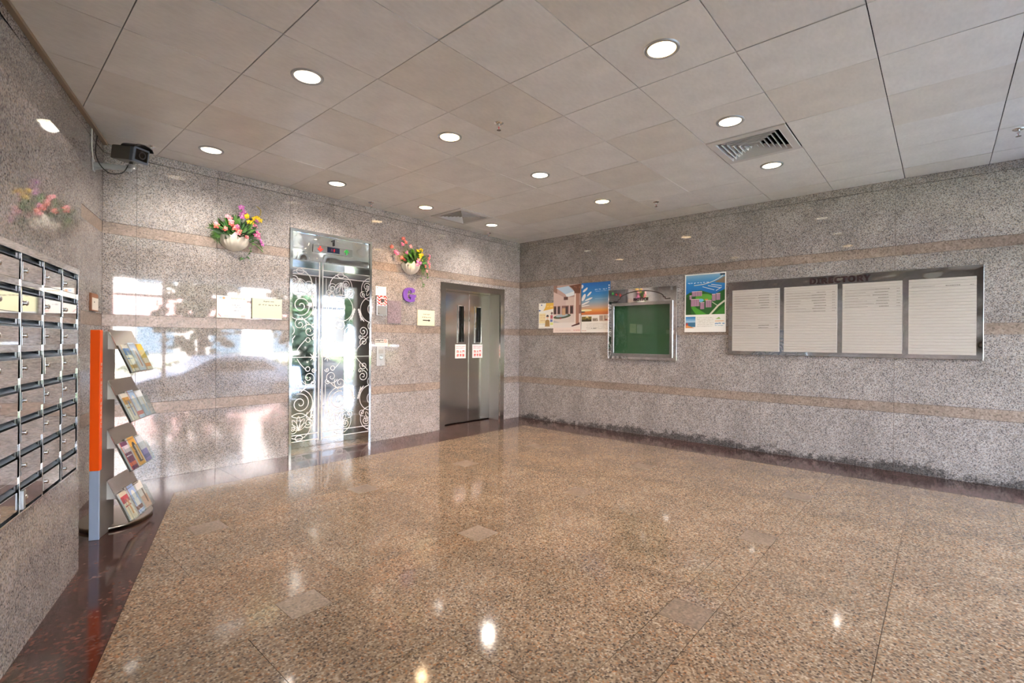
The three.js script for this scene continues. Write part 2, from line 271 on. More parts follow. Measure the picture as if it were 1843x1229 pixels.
// ---------------------------------------------------------------- lift entrance
const fonts = new FontLoader(), fSans = await fonts.loadAsync('fonts/droid/droid_sans_bold.typeface.json'), fSerif = await fonts.loadAsync('fonts/droid/droid_serif_bold.typeface.json');
function text(str, w, h, depth, font = fSans, fat = 0) { const g = new TextGeometry(str, { font, size: h, depth, curveSegments: 6, bevelEnabled: fat > 0, bevelSize: fat, bevelThickness: 0.001, bevelSegments: 1 }); g.computeBoundingBox(); const b = g.boundingBox; g.translate(-(b.min.x + b.max.x) / 2, -(b.min.y + b.max.y) / 2, 0); return g.scale(w / (b.max.x - b.min.x), h / (b.max.y - b.min.y), 1); }
function scrollArt(x, mirror) {                                     // etched ornament, drawn in millimetres on a 490 x 2215 leaf
  x.save(); if (mirror) { x.translate(490, 0); x.scale(-1, 1); }
  x.lineCap = x.lineJoin = 'round';
  const spiral = (cx, cy, r, a0, turns, dir = 1, w = 8, keep = 0.12) => { x.lineWidth = w; x.beginPath(); for (let i = 0; i <= 60; i++) { const k = i / 60, a = a0 + dir * k * turns * Math.PI * 2, q = r * (1 - k * (1 - keep)); x[i ? 'lineTo' : 'moveTo'](cx + Math.cos(a) * q, cy + Math.sin(a) * q); } x.stroke(); };
  const ring = (cx, cy, r, w = 8) => { x.lineWidth = w; x.beginPath(); x.arc(cx, cy, r, 0, 7); x.stroke(); };
  const curve = (p, w = 8) => { x.lineWidth = w; x.beginPath(); x.moveTo(p[0], p[1]); for (let i = 2; i < p.length; i += 6) x.bezierCurveTo(...p.slice(i, i + 6)); x.stroke(); };
  const leaf = (cx, cy, l, w, a) => { x.save(); x.translate(cx, cy); x.rotate(a); x.beginPath(); x.moveTo(0, 0); for (let k = 0; k < 5; k++) x.quadraticCurveTo(l * (k + 0.3) / 5, -w * (1 - k / 6), l * (k + 1) / 5, -w * 0.35 * (1 - k / 5)); x.quadraticCurveTo(l * 0.5, w * 0.5, 0, 0); x.fill(); x.restore(); };
  const half = () => {
    curve([0, 1150, 60, 1240, 140, 1270, 170, 1330]); ring(330, 1282, 27); spiral(405, 1300, 30, 0, 1.4, 1); curve([200, 1160, 240, 1230, 280, 1260, 305, 1290]);
    spiral(108, 1262, 58, Math.PI * 1.2, 1.5, -1); spiral(100, 1400, 72, -1.5, 1.6, 1); spiral(60, 1330, 34, 0.4, 1.3, -1);
    spiral(345, 1390, 86, 2.7, 1.55, -1); spiral(228, 1470, 82, -0.6, 1.6, 1); spiral(395, 1450, 34, -1, 1.3, 1);
    curve([345, 1476, 300, 1520, 270, 1530, 250, 1552]); ring(225, 1690, 168); spiral(240, 1690, 120, -1.9, 1.75, 1, 9);
    leaf(38, 1700, 170, 42, -1.35); leaf(60, 1600, 90, 34, -0.9); leaf(398, 1690, 190, 44, 1.75); leaf(400, 1830, 70, 26, 2.4);
    ring(222, 1958, 152); spiral(92, 1880, 46, 1.2, 1.5, 1); spiral(345, 1930, 62, 2.4, 1.6, -1); spiral(150, 1990, 54, 0.3, 1.5, 1);
    for (const [dx, a, l] of [[-60, -0.9, 120], [-25, -0.5, 150], [0, 0, 170], [30, 0.45, 150], [62, 0.85, 120]]) { x.save(); x.translate(222, 2010); x.rotate(a); curve([0, 0, -36, -l * 0.5, -18, -l, 0, -l], 6); curve([0, 0, 36, -l * 0.5, 18, -l, 0, -l], 6); x.restore(); }
    curve([330, 1800, 300, 1850, 330, 1880, 350, 1900], 7); spiral(385, 1880, 36, -2, 1.4, 1);
    x.lineWidth = 7; x.beginPath(); x.moveTo(425, 1480); x.lineTo(425, 2040); x.stroke();
    x.lineWidth = 11; x.beginPath(); x.moveTo(0, 2062); x.lineTo(470, 2062); x.moveTo(0, 2138); x.lineTo(470, 2138); x.stroke();
    x.lineWidth = 9; x.beginPath(); x.ellipse(228, 2100, 46, 30, 0, 0, 7); x.stroke(); leaf(170, 2100, 24, 10, 3.14); leaf(286, 2100, 24, 10, 0);
  };
  half(); x.save(); x.translate(0, 2280); x.scale(1, -1); x.translate(0, 65); half(); x.restore();
  x.lineWidth = 5; x.beginPath(); x.moveTo(0, 1140); x.lineTo(490, 1140); x.stroke();
  for (let k = 0; k < 8; k++) leaf(400, 1140, 62, 17, k * Math.PI / 4);
  x.lineWidth = 20; x.beginPath(); x.moveTo(472, 30); x.lineTo(472, 2150); x.stroke();
  x.restore();
}
function etched(mirror) {
  const map = canvasTex(450, 2034, (x, w, h) => { x.fillStyle = '#d6d8da'; x.fillRect(0, 0, w, h); x.scale(450 / 490, 2034 / 2215); x.strokeStyle = x.fillStyle = '#fbf8f4'; scrollArt(x, mirror); });
  const orm = canvasTex(450, 2034, (x, w, h) => { x.fillStyle = 'rgb(0,9,255)'; x.fillRect(0, 0, w, h); x.scale(450 / 490, 2034 / 2215); x.strokeStyle = x.fillStyle = 'rgb(0,150,10)'; scrollArt(x, mirror); }); orm.colorSpace = THREE.NoColorSpace;
  return std({ map, roughnessMap: orm, metalnessMap: orm, roughness: 1, metalness: 1 });
}
{
  const lift = thing('elevator_entrance', 'mirror steel lift entrance with etched scroll doors numbered 1', 'elevator', [-3.4205, 0, 0]);
  const w = 1.035, wi = 0.979, top = 2.551, ti = 2.52, D = -0.295, db = 2.215;
  const fr = new THREE.Shape([[-w / 2, 0], [-wi / 2, 0], [-wi / 2, ti], [wi / 2, ti], [wi / 2, 0], [w / 2, 0], [w / 2, top], [-w / 2, top]].map((p) => new THREE.Vector2(...p)));
  part('frame', new THREE.ExtrudeGeometry(fr, { depth: 0.03, bevelEnabled: true, bevelSize: 0.002, bevelThickness: 0.002, bevelSegments: 1 }).translate(0, 0.001, -0.018), M.chrome, lift);
  const wav = new THREE.PlaneGeometry(wi, ti - db, 60, 24), wp = wav.attributes.position, wn = valueNoise(9, 501);
  for (let i = 0; i < wp.count; i++) { const a = wp.getX(i) + 0.5, b = wp.getY(i) + 0.5; wp.setZ(i, (wn(a * 0.75, b * 0.75) - 0.5) * 0.014); }
  wav.computeVertexNormals();
  const tr = part('transom', wav, M.mirror, lift, [0, (ti + db) / 2, -0.009]);
  part('transom_underside', box(wi, 0.01, -D), M.steel, lift, [0, db + 0.001, D / 2 - 0.008]);
  part('transom_number', text('1', 0.036, 0.073, 0.002), M.black, lift, [0, 2.462, 0.0]);
  const plate = part('indicator_plate', rbox(0.5, 0.088, 0.006, 0.002), M.steel, lift, [0, 2.366, 0.0]);
  const disp = canvasTex(256, 110, (x, W1, H1) => { x.fillStyle = '#0c1526'; x.fillRect(0, 0, W1, H1); x.fillStyle = '#3a1626'; x.fillRect(74, 30, 40, 52); x.fillStyle = '#0c1526'; x.fillRect(86, 40, 16, 12); x.fillRect(86, 60, 16, 12); x.fillStyle = '#ff2a22'; x.fillRect(134, 28, 13, 56); x.fillStyle = '#3a1626'; x.fillRect(156, 30, 18, 52); });
  part('floor_display', box(0.155, 0.064, 0.006), std({ map: disp, emissive: 0xffffff, emissiveMap: disp, emissiveIntensity: 0.5, roughness: 0.15 }), plate, [0, 0.004, 0.003]);
  const arrow = (dir) => new THREE.ExtrudeGeometry(new THREE.Shape([[-0.009, -0.032], [0.009, -0.032], [0.009, 0.004], [0.03, -0.012], [0.03, 0.008], [0, 0.036], [-0.03, 0.008], [-0.03, -0.012], [-0.009, 0.004]].map(([a, b]) => new THREE.Vector2(a, b * dir))), { depth: 0.003, bevelEnabled: false });
  part('down_arrow', arrow(-1), hex(0xb82418, 0.4), plate, [-0.165, 0.0, 0.003]); part('up_arrow', arrow(1), hex(0x178a2e, 0.4), plate, [0.17, 0.006, 0.003]);
  for (const s of [-1, 1]) {
    part('jamb_panel', box(0.01, db, -D), M.mirror, lift, [s * (wi / 2 + 0.004), db / 2, D / 2 - 0.01]);
    const lw = wi / 2 - 0.001, leaf = part('door_leaf', box(lw, db + 0.02, 0.02), [M.steel, M.steel, M.steel, M.steel, etched(s > 0), M.steel], lift, [s * (lw / 2 + 0.001), (db + 0.02) / 2 + 0.004, D - 0.01]);
    part('edge_strip', box(0.012, db - 0.02, 0.003), M.chrome, leaf, [-s * (lw / 2 - 0.007), 0, 0.011]);
  }
  part('lift_shaft', shaft(wi + 0.1, 2.75, 0.3), M.void, lift, [0, 0, D - 0.025]);
  part('sill', metreUV(prism([[-wi / 2, D - 0.02], [wi / 2, D - 0.02], [wi / 2, 0], [-wi / 2, 0]], -0.02, 0.001)), M.floorRuddy, lift);
}
// ---------------------------------------------------------------- fire door pair
{
  const d = struct('door_1', 'pair of brushed steel fire doors with narrow glass panels', [0, 0, 0]);
  const x0 = FIRE[0], x1 = FIRE[1], a = -1.671, b = -0.486, t1 = FIRE[3], t0 = 2.068, D = -0.235, split = -0.967;
  const fs = new THREE.Shape([[x0, 0], [a, 0], [a, t0], [b, t0], [b, 0], [x1, 0], [x1, t1], [x0, t1]].map((p) => new THREE.Vector2(...p)));
  part('frame', new THREE.ExtrudeGeometry(fs, { depth: 0.03, bevelEnabled: true, bevelSize: 0.0015, bevelThickness: 0.002, bevelSegments: 1 }).translate(0, 0.001, -0.018), M.dullSteel, d);
  for (const [x, w] of [[a - 0.005, 0.01], [b + 0.005, 0.01]]) part('jamb', box(w, t0, -D), M.brushed, d, [x, t0 / 2, D / 2 - 0.01]);
  part('head', box(b - a, 0.01, -D), M.dullSteel, d, [(a + b) / 2, t0 + 0.005, D / 2 - 0.01]);
  part('threshold', metreUV(prism([[a, D - 0.06], [b, D - 0.06], [b, 0], [a, 0]], -0.02, 0.0)), M.border, d);
  for (const [l, r, va, vb] of [[a, split - 0.002, -1.2, -1.09], [split + 0.002, b, -0.826, -0.716]]) {
    const y0 = 0.018, yt = t0 - 0.003, v0 = 1.285, v1 = 1.85, sh = new THREE.Shape([[l, y0], [r, y0], [r, yt], [l, yt]].map((p) => new THREE.Vector2(...p)));
    sh.holes.push(new THREE.Path([[va, v0], [va, v1], [vb, v1], [vb, v0]].map((p) => new THREE.Vector2(...p))));
    const leaf = part('door_leaf', new THREE.ExtrudeGeometry(sh, { depth: 0.045, bevelEnabled: false }).translate(0, 0, D - 0.045), M.dullSteel, d);
    const bead = new THREE.Shape([[va - 0.014, v0 - 0.014], [vb + 0.014, v0 - 0.014], [vb + 0.014, v1 + 0.014], [va - 0.014, v1 + 0.014]].map((p) => new THREE.Vector2(...p))); bead.holes.push(new THREE.Path([[va, v0], [va, v1], [vb, v1], [vb, v0]].map((p) => new THREE.Vector2(...p))));
    part('glazing_bead', new THREE.ExtrudeGeometry(bead, { depth: 0.02, bevelEnabled: false }).translate(0, 0, D - 0.004), M.chrome, leaf);
    part('glass_pane', box(vb - va, v1 - v0, 0.006), M.glass, leaf, [(va + vb) / 2, (v0 + v1) / 2, D - 0.03]);
  }
  part('meeting_strip', box(0.016, t0 - 0.03, 0.006), M.chrome, d, [split, t0 / 2, D + 0.003]);
  part('stairwell', shaft(b - a + 0.2, 2.4, 0.9), M.void, d, [(a + b) / 2, 0, D - 0.05]);
}
// strokes of a few characters on a 10 x 10 grid, for the notices
const GLYPH = {
  fang: [[1, 1, 1, 9], [1, 1, 3, 1, 2, 4, 3, 6, 1, 6], [4, 3, 9.5, 3], [6.5, 1, 6.5, 3], [6, 3, 6, 5.5, 4, 9], [6, 5.2, 9, 5.2, 8.6, 9, 7.6, 9]], huo: [[5, 1, 5, 5, 2, 9], [5, 5, 8.5, 9], [2, 3, 3, 5], [8, 3, 7, 5]],
  men: [[1, 1, 1, 9.5], [1, 1, 4, 1, 4, 4.6, 1, 4.6], [1, 2.8, 4, 2.8], [9, 1, 9, 9.5, 8, 9], [9, 1, 6, 1, 6, 4.6, 9, 4.6], [6, 2.8, 9, 2.8]], ying: [[5, 0.5, 5, 2], [1, 2, 9.5, 2], [1.4, 2, 1, 9], [3, 3, 2.4, 6], [4.5, 3, 4.5, 6], [5, 3.6, 9, 3.6], [5, 5, 9, 5], [7, 3, 7, 6], [2.4, 7.4, 2.2, 9], [4, 7, 4.4, 9, 7, 9], [8.4, 7.2, 9, 8.6]],
  chang: [[5, 0.5, 5, 2.4], [2.6, 1, 3.4, 2.2], [7.4, 1, 6.6, 2.2], [1.2, 4, 1.2, 2.6, 8.8, 2.6, 8.8, 4], [3.4, 3.8, 6.6, 3.8, 6.6, 5.2, 3.4, 5.2, 3.4, 3.8], [2, 6.4, 2, 9], [2, 6.4, 8, 6.4, 8, 9], [5, 5.4, 5, 9.8]], guan: [[1, 1, 1, 9.5], [1, 1, 4, 1, 4, 4, 1, 4], [1, 2.5, 4, 2.5], [9, 1, 9, 9.5], [9, 1, 6, 1, 6, 4, 9, 4], [3, 5, 4.6, 5, 3, 6.6, 4.6, 6.6], [5.4, 5, 7, 5, 5.4, 6.6, 7, 6.6], [3.6, 7, 3.6, 9], [6.4, 7, 6.4, 9], [2.6, 8, 7.4, 8]],
};
const glyph = (x, k, px, py, s, lw) => { x.lineWidth = lw; for (const st of GLYPH[k]) { x.beginPath(); for (let i = 0; i < st.length; i += 2) x[i ? 'lineTo' : 'moveTo'](px + st[i] * s / 10, py + st[i + 1] * s / 10); x.stroke(); } };
const scribble = (x, x0, x1, y, h, dens = 0.7, sv = 1) => { const keep = seed; seed = sv * 977 + 3; let p = x0; while (p < x1) { const wd = rr(h * 0.35, h * 0.8); if (rnd() < dens) x.fillRect(p, y + rr(0, h * 0.25), wd, h * rr(0.45, 0.85)); p += wd + h * 0.16; } seed = keep; };
// flat printed sheet: front face carries the print
function sheet(name, label, category, w, h, d, tex, pos, turn, opts = {}) {
  const side = opts.side ?? M.paper, front = opts.front ?? std({ map: tex, roughness: opts.rough ?? 0.45 });
  return single(name, opts.geo ?? box(w, h, d), [side, side, side, side, front, side], label, category, pos, [0, turn, 0], opts.group);
}
const TR = -Math.PI / 2;                                            // facing of things on the right wall
const doorNote = canvasTex(230, 220, (x, w, h) => {
  x.fillStyle = '#fbfaf6'; x.fillRect(0, 0, w, h); x.fillStyle = '#d9929a'; scribble(x, 22, 208, 26, 15, 0.85, 4); scribble(x, 22, 208, 52, 15, 0.85, 5); x.strokeStyle = '#d8483c'; x.lineCap = 'round';
  ['fang', 'huo', 'men'].forEach((k, i) => glyph(x, k, 34 + i * 60, 92, 46, 6)); ['ying', 'chang', 'guan'].forEach((k, i) => glyph(x, k, 34 + i * 60, 150, 46, 6));
});
sheet('door_notice', 'white notice with red characters on the left fire door leaf', 'notice', 0.227, 0.22, 0.003, doorNote, [-1.148, 1.138, -0.2335], 0, { group: 'notices on the fire doors' });
sheet('door_notice', 'white notice with red characters on the right fire door leaf', 'notice', 0.227, 0.22, 0.003, doorNote, [-0.776, 1.138, -0.2335], 0, { group: 'notices on the fire doors' });

// ---------------------------------------------------------------- signs on the back wall
sheet('wall_sign', 'white printed sign with orange corner marks beside the yellow sign', 'sign', 0.281, 0.226, 0.012, canvasTex(420, 340, (x, w, h) => {
  x.fillStyle = '#fcfbf8'; x.fillRect(0, 0, w, h); x.fillStyle = '#b9d4f0'; x.fillRect(34, 22, 40, 26); x.fillStyle = '#f4a878'; x.beginPath(); x.arc(96, 36, 18, 0, 7); x.fill(); x.fillStyle = '#f6cdb6'; scribble(x, 170, 380, 22, 26, 0.7, 8); scribble(x, 110, 150, 300, 18, 0.9, 9);
  x.fillStyle = '#b9bcc6'; scribble(x, 190, 330, 128, 26, 0.55, 10); scribble(x, 190, 330, 160, 20, 0.5, 11); scribble(x, 240, 320, 210, 26, 0.8, 12); x.strokeStyle = '#f0929a'; x.lineWidth = 10; x.beginPath(); x.moveTo(24, 280); x.lineTo(58, 322); x.stroke(); x.fillStyle = '#f6d6d2'; x.fillRect(340, 292, 60, 34);
}), [-4.526, 1.628, 0.0075], 0, { side: hex(0xb98a64, 0.6) });
sheet('wall_sign', 'pale yellow sign with two rows of small black characters', 'sign', 0.306, 0.222, 0.018, canvasTex(460, 334, (x, w, h) => {
  x.fillStyle = '#f6f4cf'; x.fillRect(0, 0, w, h); x.fillStyle = '#d9dfe6'; x.fillRect(0, 318, w, 16); x.fillStyle = '#6d6c5c'; scribble(x, 170, 330, 36, 26, 0.85, 14); for (let i = 0; i < 7; i++) scribble(x, 96 + i * 50, 120 + i * 50, 92, 24, 0.95, 20 + i);
}), [-4.18, 1.628, 0.0105], 0, { side: hex(0x9aa58c, 0.5) });
sheet('arrow_sign', 'cream sign with small characters and a black right arrow', 'sign', 0.297, 0.216, 0.012, canvasTex(440, 320, (x, w, h) => {
  x.fillStyle = '#f6f0cf'; x.fillRect(0, 0, w, h); x.fillStyle = '#8d8a76'; for (let i = 0; i < 4; i++) scribble(x, 140 + i * 46, 164 + i * 46, 74, 26, 0.95, 40 + i); for (let i = 0; i < 5; i++) scribble(x, 110 + i * 50, 138 + i * 50, 134, 28, 0.95, 50 + i);
  x.fillStyle = '#15130f'; x.fillRect(128, 200, 156, 22); x.beginPath(); x.moveTo(280, 184); x.lineTo(332, 211); x.lineTo(280, 238); x.fill(); x.fillStyle = '#e3dab4'; x.fillRect(128, 258, 200, 4);
}), [-2.026, 1.621, 0.0075], 0, { side: M.cream });
single('letter_plate', text('G', 0.212, 0.198, 0.022, fSerif, 0.012), M.purple, 'raised purple letter G fixed above the cream arrow sign', 'letter', [-2.321, 1.925, 0.002]);
single('wall_plate', metreUV(rbox(0.214, 0.302, 0.006, 0.002)), std({ map: texInset, color: 0xc6c6ea, roughness: 0.5 }), 'blank speckled lilac grey plate beside the fire switch', 'plate', [-2.554, 1.678, 0.0045]);
sheet('paper_notice', 'small white paper notice taped above the red zigzag switch', 'notice', 0.158, 0.118, 0.002, canvasTex(230, 172, (x, w, h) => { x.fillStyle = '#f6f5f2'; x.fillRect(0, 0, w, h); x.fillStyle = '#d88'; x.fillRect(22, 20, 20, 16); x.fillStyle = '#c3c3c8'; for (let i = 0; i < 6; i++) scribble(x, 24, 206, 44 + i * 19, 12, 0.9, 60 + i); }), [-2.76, 1.94, 0.003], 0);
{
  const f = thing('fire_switch', 'steel switch box with red and white zigzag glass by the lift', 'switch', [-2.762, 1.751, 0.001]);
  part('box', rbox(0.156, 0.262, 0.03, 0.004, 0, 0, 0.015), M.steel, f);
  const zz = canvasTex(150, 130, (x, w, h) => {
    x.fillStyle = '#f2efe9'; x.fillRect(0, 0, w, h); x.strokeStyle = '#c5281f'; x.lineWidth = 17; for (let i = -1; i < 5; i++) { x.beginPath(); for (let k = 0; k < 6; k++) x[k ? 'lineTo' : 'moveTo'](k * 30, i * 40 + (k % 2 ? 32 : 0)); x.stroke(); }
    x.strokeStyle = '#f4f2ec'; x.lineWidth = 13; x.beginPath(); x.arc(75, 65, 40, 0.5, 2.6); x.stroke(); x.beginPath(); x.arc(75, 65, 40, 3.6, 5.8); x.stroke();
  });
  part('zigzag_glass', box(0.142, 0.122, 0.004), std({ map: zz, roughness: 0.15 }), f, [0, 0.064, 0.031]);
  part('switch_button', cyl(0.022, 0.024, 0.02).rotateX(Math.PI / 2), hex(0x4a4648, 0.35), f, [0.004, 0.064, 0.04]);
  part('lower_cover', rbox(0.14, 0.12, 0.004, 0.001), hex(0x8d8a86, 0.4, 0.6), f, [0, -0.064, 0.031]); part('lock', cyl(0.006, 0.006, 0.006, 12).rotateX(Math.PI / 2), M.black, f, [-0.05, -0.105, 0.034]);
}
{
  const c = thing('call_panel', 'narrow steel lift call panel beneath its printed label', 'call panel', [-2.757, 1.096, 0.001]);
  part('plate', rbox(0.125, 0.25, 0.008, 0.003, 0, 0, 0.004), M.brushed, c); part('call_button', cyl(0.02, 0.021, 0.008).rotateX(Math.PI / 2), M.steel, c, [0, -0.02, 0.011]); part('button_ring', new THREE.TorusGeometry(0.026, 0.003, 8, 24), M.chrome, c, [0, -0.02, 0.009]); part('screen', box(0.07, 0.05, 0.003), hex(0xa6a29b, 0.25), c, [0, 0.06, 0.009]);
  for (const y of [0.11, -0.11]) part('screw', cyl(0.005, 0.005, 0.003, 10).rotateX(Math.PI / 2), M.chrome, c, [0, y, 0.009]);
}
sheet('printed_label', 'printed label with black bars and a red circle above call panel', 'label', 0.192, 0.094, 0.003, canvasTex(280, 138, (x, w, h) => { x.fillStyle = '#cfc9c0'; x.fillRect(0, 0, w, h); x.fillStyle = '#3b3836'; scribble(x, 8, 172, 8, 36, 1, 70); x.fillStyle = '#6a6662'; scribble(x, 8, 172, 52, 20, 1, 71); x.fillStyle = '#efedea'; x.fillRect(0, 80, w, 58); x.fillStyle = '#b5b1ac'; x.fillRect(8, 92, 250, 6); x.fillRect(8, 112, 220, 6); x.strokeStyle = '#d4574e'; x.lineWidth = 8; x.beginPath(); x.arc(222, 38, 27, 0, 7); x.stroke(); x.beginPath(); x.moveTo(204, 20); x.lineTo(240, 56); x.stroke(); }), [-2.745, 1.27, 0.003], 0);
{ // small framed card on the angled wall, above the brochure stand
  const p = LW(0.001, 1.59, 0.302), f = thing('framed_card', 'small framed white card on the granite wall above the brochure stand', 'sign', p, Math.PI / 2 + TH);
  part('frame', rbox(0.2, 0.142, 0.016, 0.002, 0, 0, 0.008), hex(0x8a5a3c, 0.5), f); part('card', box(0.184, 0.098, 0.003), hex(0xded6ca, 0.6), f, [0.004, -0.014, 0.0165]); part('keyhole', cyl(0.006, 0.006, 0.004, 12).rotateX(Math.PI / 2), M.black, f, [-0.03, 0.0, 0.018]);
}
// ---------------------------------------------------------------- posters on the right wall (thin sheets, slightly bowed)
function poster(name, label, z0, z1, y0, y1, tex, bow = 0.006, off = 0.003) {
  const w = z1 - z0, h = y1 - y0, g = new THREE.BoxGeometry(w, h, 0.0012, 12, 12, 1), p = g.attributes.position;
  for (let i = 0; i < p.count; i++) { const u = p.getX(i) / w, v = p.getY(i) / h; p.setZ(i, p.getZ(i) + bow * (Math.pow(Math.abs(u) * 2, 4) * 0.5 + (v < -0.35 ? (Math.sin(u * 9) + 1) * 0.4 * (-v - 0.35) * 6 : 0))); }
  g.computeVertexNormals();
  return single(name, g, [M.paper, M.paper, M.paper, M.paper, std({ map: tex, roughness: 0.4 }), M.paper], label, 'poster', [-off, (y0 + y1) / 2, (z0 + z1) / 2], [0, TR, 0]);
}
poster('poster', 'small yellow and white leaflet poster with a small figure, next to the columned hall poster', 0.43, 0.74, 1.52, 1.935, canvasTex(310, 415, (x, w, h) => {
  x.fillStyle = '#efe9de'; x.fillRect(0, 0, w, h); x.fillStyle = '#e3b34c'; x.beginPath(); x.moveTo(150, 0); x.lineTo(w, 0); x.lineTo(w, 96); x.lineTo(90, 124); x.quadraticCurveTo(150, 70, 150, 0); x.fill(); x.fillStyle = '#f0d28c'; scribble(x, 170, 290, 44, 30, 0.8, 80); x.fillStyle = '#3f5f9c'; x.beginPath(); x.arc(58, 30, 12, 0, 7); x.fill(); x.beginPath(); x.moveTo(0, 104); x.lineTo(52, 118); x.lineTo(6, 136); x.fill();
  x.fillStyle = '#ecd9a6'; x.fillRect(10, 170, 130, 160); x.fillStyle = '#d9b98e'; scribble(x, 18, 130, 190, 18, 0.8, 81); scribble(x, 18, 130, 230, 18, 0.8, 82); scribble(x, 18, 130, 276, 18, 0.8, 83); x.fillStyle = '#a88348'; x.beginPath(); x.moveTo(130, 385); x.lineTo(138, 290); x.quadraticCurveTo(180, 250, 222, 290); x.lineTo(228, 385); x.fill(); x.fillStyle = '#e2b796'; x.beginPath(); x.arc(182, 232, 24, 0, 7); x.fill(); x.fillStyle = '#2c2320'; x.beginPath(); x.arc(182, 220, 26, 3.0, 6.5); x.fill();
  x.fillStyle = '#7d6a60'; x.beginPath(); x.arc(270, 170, 22, 0, 7); x.fill(); x.fillStyle = '#b55d66'; x.fillRect(240, 200, 50, 60); x.fillStyle = '#6a76b0'; x.fillRect(236, 270, 50, 40); x.fillStyle = '#dfe08a'; x.fillRect(236, 320, 60, 40); x.fillStyle = '#c9c3b8'; scribble(x, 14, 120, 340, 12, 0.9, 84); scribble(x, 14, 290, 394, 10, 0.9, 85);
}), 0.004, 0.0025);
poster('poster', 'poster of a pink columned hall interior with a skylight', 0.735, 1.262, 1.448, 2.208, canvasTex(527, 760, (x, w, h) => {
  x.fillStyle = '#b89a90'; x.fillRect(0, 0, w, h); x.fillStyle = '#8e6a5c'; x.fillRect(0, 0, 70, 330); x.fillStyle = '#b9cfe0'; x.beginPath(); x.moveTo(50, 40); x.lineTo(290, 22); x.lineTo(400, 110); x.lineTo(230, 150); x.fill(); x.fillStyle = '#e6ebee'; x.beginPath(); x.moveTo(230, 150); x.lineTo(400, 108); x.lineTo(400, 170); x.lineTo(260, 200); x.fill();
  x.fillStyle = '#cdb3aa'; x.beginPath(); x.moveTo(0, 100); x.lineTo(240, 210); x.lineTo(240, 330); x.lineTo(0, 330); x.fill(); x.fillStyle = '#d7c2b6'; x.fillRect(240, 200, 180, 130); x.fillStyle = '#5e4038'; x.fillRect(200, 190, 80, 50); x.fillStyle = '#8a6258'; x.fillRect(0, 330, w, 140); x.fillStyle = '#42302e'; for (const q of [10, 80, 236, 330]) x.fillRect(q, 345, 44, 110); x.fillStyle = '#e4d2c8'; for (const q of [60, 140, 300, 388]) x.fillRect(q, 330, 16, 140);
  x.fillStyle = '#dccdc2'; x.fillRect(0, 465, w, 180); x.fillStyle = '#c1bcba'; x.beginPath(); x.moveTo(0, 560); x.lineTo(200, 620); x.lineTo(110, 645); x.lineTo(0, 640); x.fill(); x.fillStyle = '#e9ddd4'; x.fillRect(0, 600, w, 160); x.fillStyle = '#4d5640'; x.beginPath(); x.ellipse(170, 500, 170, 34, -0.1, 0, 7); x.fill(); x.fillStyle = '#a5b7bd'; x.beginPath(); x.ellipse(165, 488, 120, 20, -0.1, 0, 7); x.fill(); x.fillStyle = '#c49b76'; x.fillRect(168, 370, 66, 110); x.fillStyle = '#a33b34'; x.beginPath(); x.arc(140, 528, 14, 0, 7); x.fill();
  x.fillStyle = '#ab7b66'; x.fillRect(432, 130, 60, 490); x.fillStyle = '#efe0d5'; x.fillRect(408, 150, 22, 470); x.fillStyle = '#6e4330'; x.beginPath(); x.moveTo(300, 20); x.lineTo(w, 0); x.lineTo(510, 150); x.lineTo(410, 140); x.quadraticCurveTo(390, 70, 300, 20); x.fill(); x.fillStyle = '#8c5a42'; scribble(x, 390, 510, 30, 40, 0.7, 90); x.fillStyle = '#54302a'; x.beginPath(); x.moveTo(350, 650); x.lineTo(510, 600); x.lineTo(505, 634); x.lineTo(360, 665); x.fill();
  x.fillStyle = '#efdcd0'; x.fillRect(0, 680, w, 80); x.fillStyle = '#cfae9e'; scribble(x, 30, 330, 716, 12, 0.8, 91); x.fillStyle = '#c65b52'; scribble(x, 390, 500, 716, 14, 0.9, 92);
}));
